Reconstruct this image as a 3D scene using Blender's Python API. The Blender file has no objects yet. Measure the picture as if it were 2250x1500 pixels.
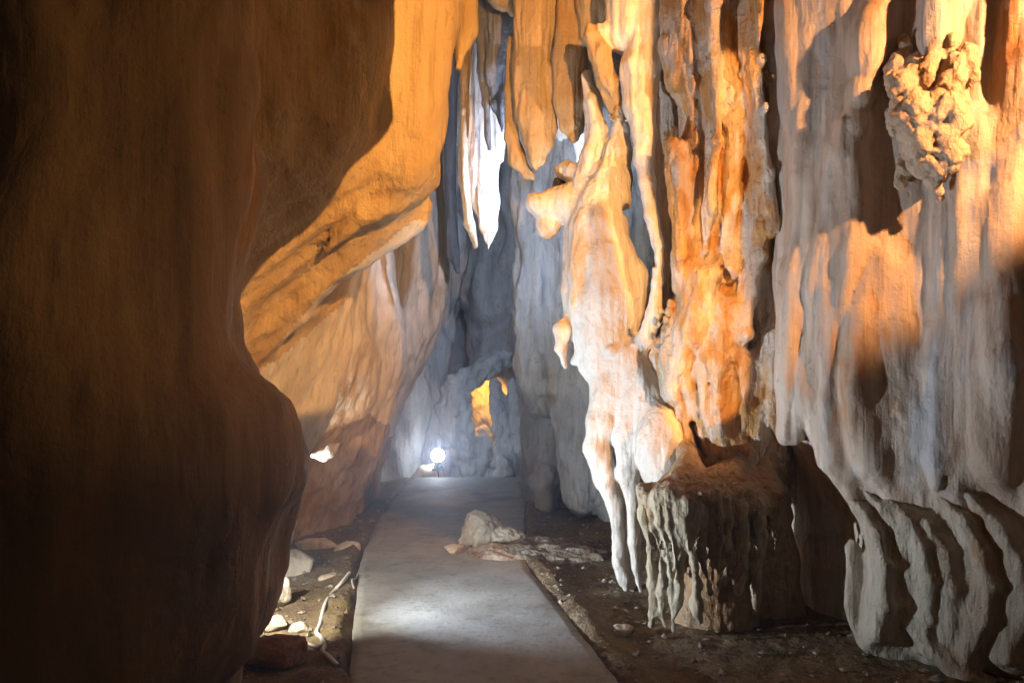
import bpy, math, random
import numpy as np
from mathutils import Vector

# ------------------------------------------------------------------ camera
F = 1750.0          # focal length in photograph pixels (2250 wide)
EYE = 1.55
HOR = 800.0         # horizon row in the photograph
sc = bpy.context.scene
cam_d = bpy.data.cameras.new('camera')
cam = bpy.data.objects.new('camera', cam_d)
sc.collection.objects.link(cam)
cam.location = (0, 0, EYE)
cam.rotation_euler = (math.radians(90), 0, 0)
cam_d.sensor_width = 36.0
cam_d.lens = F / 2250.0 * 36.0
cam_d.shift_y = (HOR - 750.0) / 2250.0
cam_d.clip_start = 0.05
cam_d.clip_end = 200
sc.camera = cam

# ------------------------------------------------------------------ world: the dim rest of the cave
w = bpy.data.worlds.new('World'); sc.world = w; w.use_nodes = True
bg = w.node_tree.nodes['Background']
bg.inputs[0].default_value = (1.0, 0.72, 0.46, 1)
bg.inputs[1].default_value = 0.10

# ------------------------------------------------------------------ lamps of the cave (all of them electric)
def P(px, py, d):
    return np.array([(px - 1125.0) * d / F, d, EYE + (HOR - py) * d / F])

def light(name, kind, loc, energy, color, radius=0.05, target=None, angle=90, blend=0.3, parent=None):
    ld = bpy.data.lights.new(name, kind)
    ld.energy = energy; ld.color = color
    ld.shadow_soft_size = radius
    if kind == 'SPOT':
        ld.spot_size = math.radians(angle); ld.spot_blend = blend
    o = bpy.data.objects.new(name, ld); sc.collection.objects.link(o)
    o.location = Vector(loc)
    if target is not None:
        o.rotation_euler = (Vector(target) - Vector(loc)).to_track_quat('-Z', 'Y').to_euler()
    return o

ORANGE = (1.0, 0.47, 0.125)
COOL = (0.60, 0.72, 1.0)
WHITE = (1.0, 0.93, 0.80)
light('orange_flood_light', 'SPOT', (1.20, 1.50, 3.30), 1000, ORANGE, 0.004, (0.78, 4.5, 2.75), 89, 0.08)
light('wall_flood_light', 'SPOT', (2.80, 2.20, 3.40), 740, (1.0, 0.47, 0.18), 0.045, (2.05, 4.1, 2.95), 60, 0.4)
light('far_flood_light', 'SPOT', P(962, 998, 11.25), 260, COOL, 0.05, (0.5, 13.2, 2.0), 160, 0.5)
light('far_lamp_glare', 'SPOT', P(962, 1000, 11.12), 330, COOL, 0.05, (0, 0, 1.85), 24, 0.9)
light('column_flood_light', 'SPOT', P(1222, 425, 6.55), 150, COOL, 0.03, P(1010, 350, 8.2), 140, 0.6)
light('rear_flood_light', 'SPOT', (-0.36, 9.6, 3.55), 190, COOL, 0.05, (-0.2, 13.5, 2.9), 120, 0.6)
light('floor_flood_light', 'SPOT', (-1.36, 4.45, 0.34), 380, (0.80, 0.90, 1.0), 0.02, (0.75, 5.5, 1.30), 106, 0.75)
light('rock_light', 'SPOT', (-1.74, 4.42, 0.66), 130, (1.0, 0.94, 0.80), 0.02, (-1.30, 5.0, -0.05), 84, 0.5)
light('niche_light', 'SPOT', P(1064, 845, 12.62), 70, (1.0, 0.42, 0.06), 0.05, P(1058, 910, 13.1), 150, 0.6)
light('crevice_light', 'SPOT', (-1.86, 6.15, 0.50), 70, (1.0, 0.95, 0.85), 0.02, P(712, 1000, 6.44), 46, 0.2)
light('low_crevice_light', 'SPOT', (-1.95, 6.0, 0.22), 14, (1.0, 0.95, 0.85), 0.02, P(640, 1145, 6.3), 50, 0.2)
light('entrance_light', 'SPOT', (2.25, 0.75, 2.25), 115, (1.0, 0.52, 0.16), 0.03, (-1.55, 3.6, 3.25), 62, 0.6)

sc.view_settings.view_transform = 'Standard'
sc.view_settings.look = 'None'
sc.view_settings.exposure = 0.0
sc.view_settings.gamma = 1.0
sc.view_settings.use_curve_mapping = False
sc.cycles.max_bounces = 4
sc.cycles.diffuse_bounces = 3
sc.cycles.glossy_bounces = 2
sc.cycles.sample_clamp_indirect = 4.0
sc.cycles.use_denoising = True
sc.cycles.adaptive_threshold = 0.025
sc.cycles.use_light_tree = False

# ------------------------------------------------------------------ noise
_rs = np.random.RandomState(7)
_perm = _rs.permutation(256).astype(np.int32)
_perm = np.concatenate([_perm, _perm, _perm])
_g = _rs.normal(size=(256, 3)).astype(np.float32)
_g /= np.linalg.norm(_g, axis=1)[:, None]

def pn(x, y, z, seed=0):
    """gradient noise, about -0.7 .. 0.7"""
    x = np.asarray(x, np.float32) + seed * 17.31; y = np.asarray(y, np.float32) + seed * 5.77; z = np.asarray(z, np.float32) + seed * 11.13
    xi = np.floor(x).astype(np.int32); yi = np.floor(y).astype(np.int32); zi = np.floor(z).astype(np.int32)
    fx = x - xi; fy = y - yi; fz = z - zi
    u = fx*fx*fx*(fx*(fx*6-15)+10); v = fy*fy*fy*(fy*(fy*6-15)+10); w_ = fz*fz*fz*(fz*(fz*6-15)+10)
    out = np.zeros_like(x)
    for a in (0, 1):
        wx = u if a else 1-u
        pa = _perm[(xi + a) & 255]
        for b in (0, 1):
            wy = v if b else 1-v
            pb = _perm[pa + ((yi + b) & 255)]
            for c in (0, 1):
                g = _g[_perm[pb + ((zi + c) & 255)]]
                out += wx*wy*(w_ if c else 1-w_)*(g[:, 0]*(fx-a) + g[:, 1]*(fy-b) + g[:, 2]*(fz-c))
    return out

def fbm(v, f, octs=4, seed=0, zs=1.0, gain=0.5):
    o = 0; a = 1.0
    for i in range(octs):
        o = o + a*pn(v[:, 0]*f, v[:, 1]*f, v[:, 2]*f*zs, seed+i)
        f *= 2.03; a *= gain
    return o

def flute(v, f, zs, seed=0, warp=0.6):
    """rounded vertical folds with sharp grooves between them, about -0.5 .. 1"""
    wx = pn(v[:, 0]*1.3, v[:, 1]*1.3, v[:, 2]*0.9, seed+31)*warp
    wy = pn(v[:, 0]*1.3, v[:, 1]*1.3, v[:, 2]*0.9, seed+32)*warp
    n = pn(v[:, 0]*f+wx*2, v[:, 1]*f+wy*2, v[:, 2]*f*zs, seed)
    return np.abs(n)*3.2 - 0.55

def worley(v, f, seed=0):
    p = v*f
    ip = np.floor(p).astype(np.int32)
    best = np.full(len(v), 9.0, np.float32)
    for dx in (-1, 0, 1):
        for dy in (-1, 0, 1):
            for dz in (-1, 0, 1):
                c = ip + np.array([dx, dy, dz])
                h = _perm[_perm[_perm[(c[:, 0]+seed) & 255] + (c[:, 1] & 255)] + (c[:, 2] & 255)]
                off = 0.5 + 0.45*_g[h]*1.2
                d = np.linalg.norm(c + off - p, axis=1)
                best = np.minimum(best, d)
    return best

# ------------------------------------------------------------------ sculpting with distance fields
def smin(a, b, k):
    h = np.maximum(k - np.abs(a-b), 0.0)/k
    return np.minimum(a, b) - h*h*k*0.25

def smax(a, b, k):
    return -smin(-a, -b, k)

class Chain:
    def __init__(s, pts, ky):
        s.p = np.array([[*P(a[0], a[1], a[2]), a[3]*a[2]/F] for a in pts], np.float32) if len(pts[0]) == 4 else np.array(pts, np.float32)
        s.ky = ky
    def box(s):
        r = s.p[:, 3:4]*np.array([[1, max(s.ky, 1), 1]])
        return (s.p[:, :3]-r).min(0), (s.p[:, :3]+r).max(0)
    def f(s, X, Y, Z):
        ky = s.ky; out = None
        p = s.p
        if len(p) == 1:
            return np.sqrt((X-p[0, 0])**2+((Y-p[0, 1])/ky)**2+(Z-p[0, 2])**2)-p[0, 3]
        for a, b in zip(p[:-1], p[1:]):
            bx, by, bz = b[0]-a[0], (b[1]-a[1])/ky, b[2]-a[2]
            px, py, pz = X-a[0], (Y-a[1])/ky, Z-a[2]
            t = np.clip((px*bx+py*by+pz*bz)/max(bx*bx+by*by+bz*bz, 1e-9), 0, 1)
            t2 = t*t*(3-2*t)*0.5 + t*0.5
            d = np.sqrt((px-t*bx)**2+(py-t*by)**2+(pz-t*bz)**2)-(a[3]+(b[3]-a[3])*t2)
            out = d if out is None else smin(out, d, 0.03)
        return out

def ChainW(pts):             # the same, given in metres
    c = Chain([(0, 0, 1, 1)], 1.0); c.p = np.array(pts, np.float32); return c

class Ball:
    def __init__(s, c, r):
        s.c = np.array(c, np.float32); s.r = np.array(r, np.float32)
    def box(s): return s.c-s.r, s.c+s.r
    def f(s, X, Y, Z):
        m = float(s.r.min())
        q = np.sqrt(((X-s.c[0])/s.r[0])**2+((Y-s.c[1])/s.r[1])**2+((Z-s.c[2])/s.r[2])**2)
        return (q-1)*m

class Slab:
    """an outline in the x-z plane given real thickness in y, with a rounded rim"""
    def __init__(s, poly, d0, h, R, gx=0.0, gz=0.0):
        q = np.array([P(a, b, d0) for a, b in poly])
        s.q = q[:, [0, 2]].astype(np.float32); s.d0 = d0; s.h = h; s.R = R; s.gx = gx; s.gz = gz
        s.c = s.q.mean(0)
    def box(s):
        lo = s.q.min(0); hi = s.q.max(0)
        e = abs(s.gx)*(hi[0]-lo[0])*.6 + abs(s.gz)*(hi[1]-lo[1])*.6
        return np.array([lo[0], s.d0-s.h-e, lo[1]]), np.array([hi[0], s.d0+s.h+e, hi[1]])
    def f(s, X, Y, Z):
        XX = X + 0*Z; ZZ = Z + 0*X
        d = np.full(XX.shape, 1e9, np.float32); inside = np.zeros(XX.shape, bool)
        n = len(s.q)
        for i in range(n):
            a = s.q[i]; b = s.q[(i+1) % n]
            e = b-a
            wx = XX-a[0]; wz = ZZ-a[1]
            t = np.clip((wx*e[0]+wz*e[1])/max(e@e, 1e-9), 0, 1)
            d = np.minimum(d, (wx-e[0]*t)**2+(wz-e[1]*t)**2)
            c = ((a[1] > ZZ) != (b[1] > ZZ)) & (XX < (b[0]-a[0])*(ZZ-a[1])/(b[1]-a[1]+1e-12)+a[0])
            inside ^= c
        d = np.sqrt(d)*np.where(inside, -1, 1)
        yc = s.d0 + s.gx*(XX-s.c[0]) + s.gz*(ZZ-s.c[1])
        q0 = d + s.R; q1 = np.abs(Y-yc)-s.h+s.R
        return np.minimum(np.maximum(q0, q1), 0)+np.sqrt(np.maximum(q0, 0)**2+np.maximum(q1, 0)**2)-s.R

class Wall:
    """solid on one side of x = X(y, z), X drawn through profiles at several y"""
    def __init__(s, stations, side, lo, hi):
        s.st = stations; s.side = side; s.lo = np.array(lo, np.float32); s.hi = np.array(hi, np.float32)
    def box(s): return s.lo, s.hi
    def f(s, X, Y, Z):
        ys = Y.ravel(); zs = Z.ravel()
        keys = sorted(s.st)
        prof = np.array([np.interp(zs, [a for a, b in sorted(s.st[k])], [b for a, b in sorted(s.st[k])]) for k in keys])
        T = np.array([np.interp(ys, keys, prof[:, j]) for j in range(len(zs))]).T
        n = max(1, int(round(0.09/abs(ys[1]-ys[0]))))
        for _ in range(3):
            for ax in (0, 1):
                pad = [(0, 0), (0, 0)]; pad[ax] = (n, n)
                c = np.cumsum(np.pad(np.pad(T, pad, mode='edge'), [(1, 0) if i == ax else (0, 0) for i in (0, 1)]), axis=ax)
                T = (np.take(c, range(2*n+1, c.shape[ax]), axis=ax)-np.take(c, range(0, c.shape[ax]-2*n-1), axis=ax))/(2*n+1)
        gy, gz = np.gradient(T, abs(ys[1]-ys[0]))
        nrm = np.sqrt(1+gy**2+gz**2)
        return (s.side*(X-T[None]))/nrm[None]

class Sculpt:
    def __init__(s, vox, k=0.05):
        s.vox = vox; s.k = k; s.prims = []
    def add(s, prim, k=None, op='add', tag=None):
        s.prims.append((prim, s.k if k is None else k, op, tag)); return prim
    def chain(s, pts, k=None, ky=1.0, op='add', tag=None): return s.add(Chain(pts, ky), k, op, tag)
    def ball(s, px, py, d, rx, rz, ry=None, k=None, op='add', tag=None):
        m = d/F
        return s.add(Ball(P(px, py, d), (rx*m, (ry if ry else rx)*m, rz*m)), k, op, tag)
    def slab(s, poly, d0, h, R, k=None, op='add', tag=None, gx=0, gz=0): return s.add(Slab(poly, d0, h, R, gx, gz), k, op, tag)
    def mesh(s, clip_lo=None, clip_hi=None):
        lo = np.min([p.box()[0] for p, k, o, t in s.prims if o == 'add'], axis=0)-3*s.vox-0.02
        hi = np.max([p.box()[1] for p, k, o, t in s.prims if o == 'add'], axis=0)+3*s.vox+0.02
        if clip_lo is not None: lo = np.maximum(lo, clip_lo)
        if clip_hi is not None: hi = np.minimum(hi, clip_hi)
        n = np.ceil((hi-lo)/s.vox).astype(int)+1
        ax = [(lo[i]+np.arange(n[i])*s.vox).astype(np.float32) for i in range(3)]
        phi = np.full(n, 0.5, np.float32)
        for p, k, op, t in s.prims:
            b0, b1 = p.box(); m = k+3*s.vox
            i0 = np.clip(np.floor((b0-m-lo)/s.vox).astype(int), 0, n-2); i1 = np.clip(np.ceil((b1+m-lo)/s.vox).astype(int)+1, i0+2, n)
            sl = tuple(slice(i0[i], i1[i]) for i in range(3))
            X = ax[0][sl[0]][:, None, None]; Y = ax[1][sl[1]][None, :, None]; Z = ax[2][sl[2]][None, None, :]
            d = p.f(X, Y, Z).astype(np.float32)
            phi[sl] = smin(phi[sl], d, k) if op == 'add' else smax(phi[sl], -d, k)
        for i in range(3):
            for e in (0, -1):
                q = [slice(None)]*3; q[i] = e
                phi[tuple(q)] = np.maximum(phi[tuple(q)], s.vox*0.5)
        return surface_nets(phi, lo, s.vox)

def surface_nets(phi, lo, vox):
    ins = phi < 0
    c = [ins[i:ins.shape[0]-1+i, j:ins.shape[1]-1+j, k:ins.shape[2]-1+k] for i in (0, 1) for j in (0, 1) for k in (0, 1)]
    cnt = sum(a.astype(np.int8) for a in c)
    act = (cnt > 0) & (cnt < 8)
    idx = np.argwhere(act)
    vid = np.full(act.shape, -1, np.int32); vid[act] = np.arange(len(idx))
    corner = np.array([(i, j, k) for i in (0, 1) for j in (0, 1) for k in (0, 1)])
    val = np.stack([phi[idx[:, 0]+a, idx[:, 1]+b, idx[:, 2]+d] for a, b, d in corner], 1)
    acc = np.zeros((len(idx), 3), np.float32); num = np.zeros(len(idx), np.float32)
    for i in range(8):
        for j in range(i+1, 8):
            if np.abs(corner[i]-corner[j]).sum() != 1: continue
            a = val[:, i]; b = val[:, j]
            m = (a < 0) != (b < 0)
            t = np.where(m, a/np.where(m, a-b, 1), 0)
            pt = corner[i][None]+(corner[j]-corner[i])[None]*t[:, None]
            acc += pt*m[:, None]; num += m
    v = (idx + acc/num[:, None])*vox + lo
    faces = []
    for a in range(3):
        b, d = (a+1) % 3, (a+2) % 3
        s0 = [slice(None)]*3; s1 = [slice(None)]*3
        s0[a] = slice(0, -1); s1[a] = slice(1, None)
        A = ins[tuple(s0)]; B = ins[tuple(s1)]
        e = np.argwhere(A != B)
        e = e[(e[:, b] > 0) & (e[:, d] > 0) & (e[:, b] < phi.shape[b]-1) & (e[:, d] < phi.shape[d]-1)]
        flip = A[e[:, 0], e[:, 1], e[:, 2]]
        q = []
        for ob, od in ((-1, -1), (0, -1), (0, 0), (-1, 0)):
            t = e.copy(); t[:, b] += ob; t[:, d] += od
            q.append(vid[t[:, 0], t[:, 1], t[:, 2]])
        q = np.stack(q, 1)
        q = np.where(flip[:, None], q, q[:, ::-1])
        faces.append(q[(q >= 0).all(1)])
    return v.astype(np.float32), np.concatenate(faces)

def vnormals(v, f):
    n = np.cross(v[f[:, 2]]-v[f[:, 0]], v[f[:, 3 if f.shape[1] == 4 else 1]]-v[f[:, 1 if f.shape[1] == 4 else 0]])
    out = np.zeros_like(v)
    for i in range(f.shape[1]):
        for a in range(3):
            out[:, a] += np.bincount(f[:, i], n[:, a], len(v))
    return out/np.maximum(np.linalg.norm(out, axis=1), 1e-9)[:, None]

def relax(v, f, it=1, lam=0.5):
    for _ in range(it):
        acc = np.zeros_like(v); c = np.zeros(len(v))
        for i in range(4):
            a, b = f[:, i], f[:, (i+1) % 4]
            for x in range(3):
                acc[:, x] += np.bincount(a, v[b, x], len(v)) + np.bincount(b, v[a, x], len(v))
            c += np.bincount(a, minlength=len(v)) + np.bincount(b, minlength=len(v))
        v = v + lam*(acc/c[:, None]-v)
    return v.astype(np.float32)

def displace(v, f, fn, warp=0.0, wf=1.6, seed=0):
    if warp:
        v = v + warp*np.stack([pn(v[:, 0]*wf, v[:, 1]*wf, v[:, 2]*wf*0.7, seed+50+i) for i in range(3)], 1).astype(np.float32)*np.array([1, 1, .7], np.float32)
    n = vnormals(v, f)
    return (v + n*fn(v)[:, None]).astype(np.float32)

# ------------------------------------------------------------------ objects
def make_mesh(name, v, f, mat, normals=None, smooth=True):
    me = bpy.data.meshes.new(name)
    k = f.shape[1]
    me.vertices.add(len(v)); me.vertices.foreach_set('co', v.astype(np.float32).ravel())
    me.loops.add(len(f)*k); me.loops.foreach_set('vertex_index', f.astype(np.int32).ravel())
    me.polygons.add(len(f)); me.polygons.foreach_set('loop_start', np.arange(0, len(f)*k, k, dtype=np.int32))
    me.polygons.foreach_set('use_smooth', np.full(len(f), smooth))
    me.update(calc_edges=True)
    if normals is not None and smooth:
        me.normals_split_custom_set_from_vertices([tuple(x) for x in normals.tolist()])
    if mat: me.materials.append(mat)
    return me

def link(name, me, parent=None, loc=None):
    o = bpy.data.objects.new(name, me); sc.collection.objects.link(o)
    if parent is not None: o.parent = parent
    if loc is not None: o.location = Vector([float(a) for a in loc])
    return o

def tag(o, label=None, cat=None, group=None, kind=None):
    for k, x in (('label', label), ('category', cat), ('group', group), ('kind', kind)):
        if x: o[k] = x
    return o

def base_of(v):
    lo = v.min(0); hi = v.max(0)
    return np.array([(lo[0]+hi[0])/2, (lo[1]+hi[1])/2, lo[2]])

def one(name, v, f, mat, label=None, cat=None, group=None, kind=None, smooth=True):
    b = base_of(v)
    return tag(link(name, make_mesh(name, v-b, f, mat, smooth=smooth), None, b), label, cat, group, kind)

def empty(name, loc, label=None, cat=None, group=None, kind=None):
    o = bpy.data.objects.new(name, None); sc.collection.objects.link(o); o.location = Vector([float(a) for a in loc]); o.empty_display_size = 0.1
    return tag(o, label, cat, group, kind)

def sub(v, f, n, m):
    ff = f[m]; u, inv = np.unique(ff, return_inverse=True)
    return v[u], inv.reshape(ff.shape), n[u]

def parts_by_tag(root, v, f, mats, sculpt, default):
    """cut one continuous skin into parts along the pieces it was drawn from"""
    n = vnormals(v, f); c = v[f].mean(1)
    tags = [default]; best = np.full(len(f), 1e9, np.float32); who = np.zeros(len(f), np.int32)
    X, Y, Z = c[:, 0], c[:, 1], c[:, 2]
    order = []
    for p, k, op, t in sculpt.prims:
        if op != 'add' or isinstance(p, Wall): continue
        d = p.f(X, Y, Z)
        key = (t or default)
        if t is None: i = 0
        else:
            i = len(order)+1; order.append(t)
        m = d < best
        best = np.where(m, d, best); who[m] = i
    rl = np.array(root.location)
    for i, t in enumerate([default]+order):
        m = who == i
        if not m.any(): continue
        a, b, nn = sub(v, f, n, m)
        link(t, make_mesh(t, a-rl, b, mats.get(t, mats['']), nn), root)

def split_by(v, f, ids, specs):
    """cut one continuous skin into several objects; specs: list of (name, mat, dict)"""
    n = vnormals(v, f); out = []
    for i, (name, mat, kw) in enumerate(specs):
        m = ids == i
        if not m.any(): continue
        a, b, nn = sub(v, f, n, m); o0 = base_of(a)
        out.append(tag(link(name, make_mesh(name, a-o0, b, mat, nn), None, o0), **kw))
    return out

# ------------------------------------------------------------------ materials
def rock_mat(name, light_c, mid_c, dark_c, stain=None, stain_amt=0.5, stain_scale=2.2, streak=0.2, scale=2.4, rough=0.85, bump=0.5,
             speck=0.35, fine=34.0, second=None, second_amt=0.56, spec=0.25, bdist=0.022):
    m = bpy.data.materials.new(name); m.use_nodes = True
    nt = m.node_tree; N = nt.nodes; L = nt.links
    bs = N['Principled BSDF']; bs.inputs['Roughness'].default_value = rough
    bs.inputs['Specular IOR Level'].default_value = spec
    geo = N.new('ShaderNodeNewGeometry')
    def mapping(s, off=0):
        mp = N.new('ShaderNodeMapping'); mp.inputs['Scale'].default_value = s; mp.inputs['Location'].default_value = (off, off*.7, off*1.3)
        L.new(geo.outputs['Position'], mp.inputs['Vector']); return mp.outputs[0]
    def noise(vec, s, det=6, dist=0.0, rough_=0.55):
        t = N.new('ShaderNodeTexNoise'); t.inputs['Scale'].default_value = s; t.inputs['Detail'].default_value = det
        t.inputs['Roughness'].default_value = rough_; t.inputs['Distortion'].default_value = dist
        L.new(vec, t.inputs['Vector']); return t.outputs['Fac']
    def ramp(fac, a, b):
        r = N.new('ShaderNodeMapRange'); r.inputs[1].default_value = a; r.inputs[2].default_value = b; r.interpolation_type = 'SMOOTHSTEP'
        L.new(fac, r.inputs[0]); return r.outputs[0]
    def mix(fac, a, b, mode='MIX'):
        x = N.new('ShaderNodeMix'); x.data_type = 'RGBA'; x.blend_type = mode
        if isinstance(fac, float): x.inputs[0].default_value = fac
        else: L.new(fac, x.inputs[0])
        for s_, c in ((x.inputs[6], a), (x.inputs[7], b)):
            if isinstance(c, tuple): s_.default_value = (*c, 1)
            else: L.new(c, s_)
        return x.outputs[2]
    def mul(a, f):
        x = N.new('ShaderNodeMath'); x.operation = 'MULTIPLY'; L.new(a, x.inputs[0])
        if isinstance(f, float): x.inputs[1].default_value = f
        else: L.new(f, x.inputs[1])
        return x.outputs[0]
    def addn(a, b):
        x = N.new('ShaderNodeMath'); x.operation = 'ADD'; L.new(a, x.inputs[0]); L.new(b, x.inputs[1]); return x.outputs[0]
    v1 = mapping((1, 1, streak)); v2 = mapping((1, 1, 0.5), 3.1); v3 = mapping((1, 1, 1), 7.7); v4 = mapping((1, 1, streak*0.5), 1.9)
    a = noise(v1, scale*2.2, 5)
    col = mix(ramp(a, 0.36, 0.66), mid_c, light_c)
    if stain is not None:
        s1 = noise(v2, stain_scale, 5, 0, 0.65)
        col = mix(ramp(s1, 1-stain_amt-0.06, 1-stain_amt+0.08), col, stain)
    if second is not None:
        s2 = noise(v4, scale*1.7, 4, 0, 0.6)
        col = mix(ramp(s2, second_amt-0.05, second_amt+0.10), col, second)
    st = noise(v4, scale*11, 3)
    col = mix(mul(ramp(st, 0.50, 0.80), 0.55), col, dark_c)
    sp = noise(v3, 11.0, 5, 0, 0.72)
    col = mix(mul(ramp(sp, 0.60, 0.70), speck), col, dark_c)
    L.new(col, bs.inputs['Base Color'])
    b1 = noise(v3, fine*0.5, 5, 0, 0.68); b2 = noise(v4, fine*0.8, 3, 0, 0.6)
    h = addn(mul(b1, 1.5), mul(b2, 1.1))
    bp = N.new('ShaderNodeBump'); bp.inputs['Strength'].default_value = bump; bp.inputs['Distance'].default_value = bdist
    L.new(h, bp.inputs['Height']); L.new(bp.outputs[0], bs.inputs['Normal'])
    rr = N.new('ShaderNodeMapRange'); rr.inputs[3].default_value = rough-0.18; rr.inputs[4].default_value = min(rough+0.1, 1)
    L.new(a, rr.inputs[0]); L.new(rr.outputs[0], bs.inputs['Roughness'])
    return m

def plain_mat(name, c, rough=0.5, metal=0.0, emit=None, es=0.0):
    m = bpy.data.materials.new(name); m.use_nodes = True
    b = m.node_tree.nodes['Principled BSDF']; b.inputs['Base Color'].default_value = (*c, 1); b.inputs['Roughness'].default_value = rough; b.inputs['Metallic'].default_value = metal
    t = m.node_tree.nodes.new('ShaderNodeTexNoise'); t.inputs['Scale'].default_value = 60
    r = m.node_tree.nodes.new('ShaderNodeMapRange'); r.inputs[3].default_value = rough-0.15; r.inputs[4].default_value = rough+0.15
    m.node_tree.links.new(t.outputs['Fac'], r.inputs[0]); m.node_tree.links.new(r.outputs[0], b.inputs['Roughness'])
    if emit: b.inputs['Emission Color'].default_value = (*emit, 1); b.inputs['Emission Strength'].default_value = es
    return m

M_OCHRE = rock_mat('ochre_limestone', (.62, .47, .28), (.52, .37, .20), (.24, .14, .06), stain=(.50, .30, .12), stain_amt=.40, streak=.08, speck=.35, bump=.7)
M_TAN = rock_mat('tan_limestone', (.74, .69, .60), (.62, .55, .45), (.30, .21, .14), stain=(.60, .46, .27), stain_amt=.38, streak=.25, speck=.3, bump=.4)
M_BROWN = rock_mat('brown_limestone', (.36, .25, .13), (.26, .17, .09), (.11, .065, .035), stain=(.40, .20, .05), stain_amt=.45, stain_scale=1.3, streak=.12, scale=1.2, speck=.30, bump=.9)
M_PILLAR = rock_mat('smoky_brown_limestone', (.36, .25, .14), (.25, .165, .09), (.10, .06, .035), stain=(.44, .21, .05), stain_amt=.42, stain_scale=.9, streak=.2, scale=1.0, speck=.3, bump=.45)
M_TAN_SHADED = rock_mat('shaded_tan_limestone', (.50, .42, .32), (.38, .30, .22), (.18, .12, .08), stain=(.38, .27, .17), stain_amt=.4, streak=.6, speck=.3, bump=.5)  # tan darkened so the wall foot's shade sits in the colour
M_PALE = rock_mat('pale_calcite', (.86, .82, .76), (.75, .68, .60), (.48, .36, .25), stain=(.72, .47, .26), stain_amt=.40, streak=.22, speck=.22, bump=.5, rough=.58, spec=.45)
M_ORANGE = rock_mat('iron_stained_calcite', (.80, .70, .60), (.68, .52, .40), (.26, .13, .06), stain=(.62, .33, .11), stain_amt=.49, stain_scale=4.2, streak=.30, speck=.55, bump=1.0, rough=.66, spec=.4, second=(.50, .46, .36), second_amt=.57)
M_WALL = rock_mat('beige_limestone', (.66, .55, .46), (.50, .38, .29), (.20, .12, .075), stain=(.42, .20, .085), stain_amt=.42, stain_scale=1.8, streak=.12, speck=.4, bump=.45, rough=.66, spec=.4, second=(.50, .50, .51), second_amt=.58)
M_NODULE = rock_mat('nodular_calcite', (.70, .56, .43), (.60, .45, .32), (.28, .16, .08), stain=(.58, .33, .13), stain_amt=.36, stain_scale=6, streak=.9, speck=.5, bump=.7, fine=50)
M_GREY = rock_mat('grey_limestone', (.42, .42, .41), (.31, .31, .30), (.12, .11, .10), stain=(.33, .27, .20), stain_amt=.36, streak=.22, speck=.45, bump=.7)
M_DARKGREY = rock_mat('dark_grey_limestone', (.26, .27, .28), (.17, .18, .19), (.06, .06, .06), streak=.35, speck=.5, bump=.8)
M_OLIVE = rock_mat('olive_drip_stone', (.60, .53, .40), (.46, .38, .26), (.14, .09, .05), stain=(.33, .18, .08), stain_amt=.40, streak=.2, speck=.5, bump=.8)
M_DIRT = rock_mat('cave_dirt', (.21, .16, .10), (.15, .105, .065), (.06, .04, .025), stain=(.20, .15, .07), stain_amt=.45, streak=1.0, scale=3.0, speck=.6, bump=1.0, fine=26, rough=.95, bdist=.02)
M_CONC = rock_mat('worn_concrete', (.38, .39, .39), (.30, .305, .30), (.13, .12, .11), stain=(.22, .21, .185), stain_amt=.43, stain_scale=1.3, streak=1.0, scale=1.6, speck=.35, bump=.16, fine=60, rough=.75)
M_STONE = rock_mat('broken_limestone', (.66, .60, .50), (.55, .47, .36), (.26, .18, .11), stain=(.50, .36, .20), stain_amt=.40, streak=1.0, speck=.4, bump=.7)
M_RUBBLE = rock_mat('grey_rubble', (.46, .42, .36), (.33, .28, .22), (.10, .07, .05), stain=(.24, .17, .11), stain_amt=.48, stain_scale=5, streak=1.0, speck=.7, bump=1.0)
M_RUST = rock_mat('rusty_brown_stone', (.34, .17, .07), (.25, .12, .05), (.11, .05, .03), streak=1.0, speck=.4, bump=.8)

M_HOUSING = plain_mat('dark_metal_housing', (.03, .03, .035), .45, .6)
M_WHITEPAINT = plain_mat('white_painted_metal', (.75, .75, .73), .45)
M_GLASS_ON = plain_mat('lit_lamp_glass', (1, 1, 1), .3, 0, (.80, .90, 1.0), 60)
M_PIPE = plain_mat('pale_plastic_conduit', (.62, .60, .58), .45)
M_BAND = plain_mat('pale_metal_band', (.6, .6, .56), .4, .3)
M_CABLE = plain_mat('grey_cable', (.25, .25, .24), .5)

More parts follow.
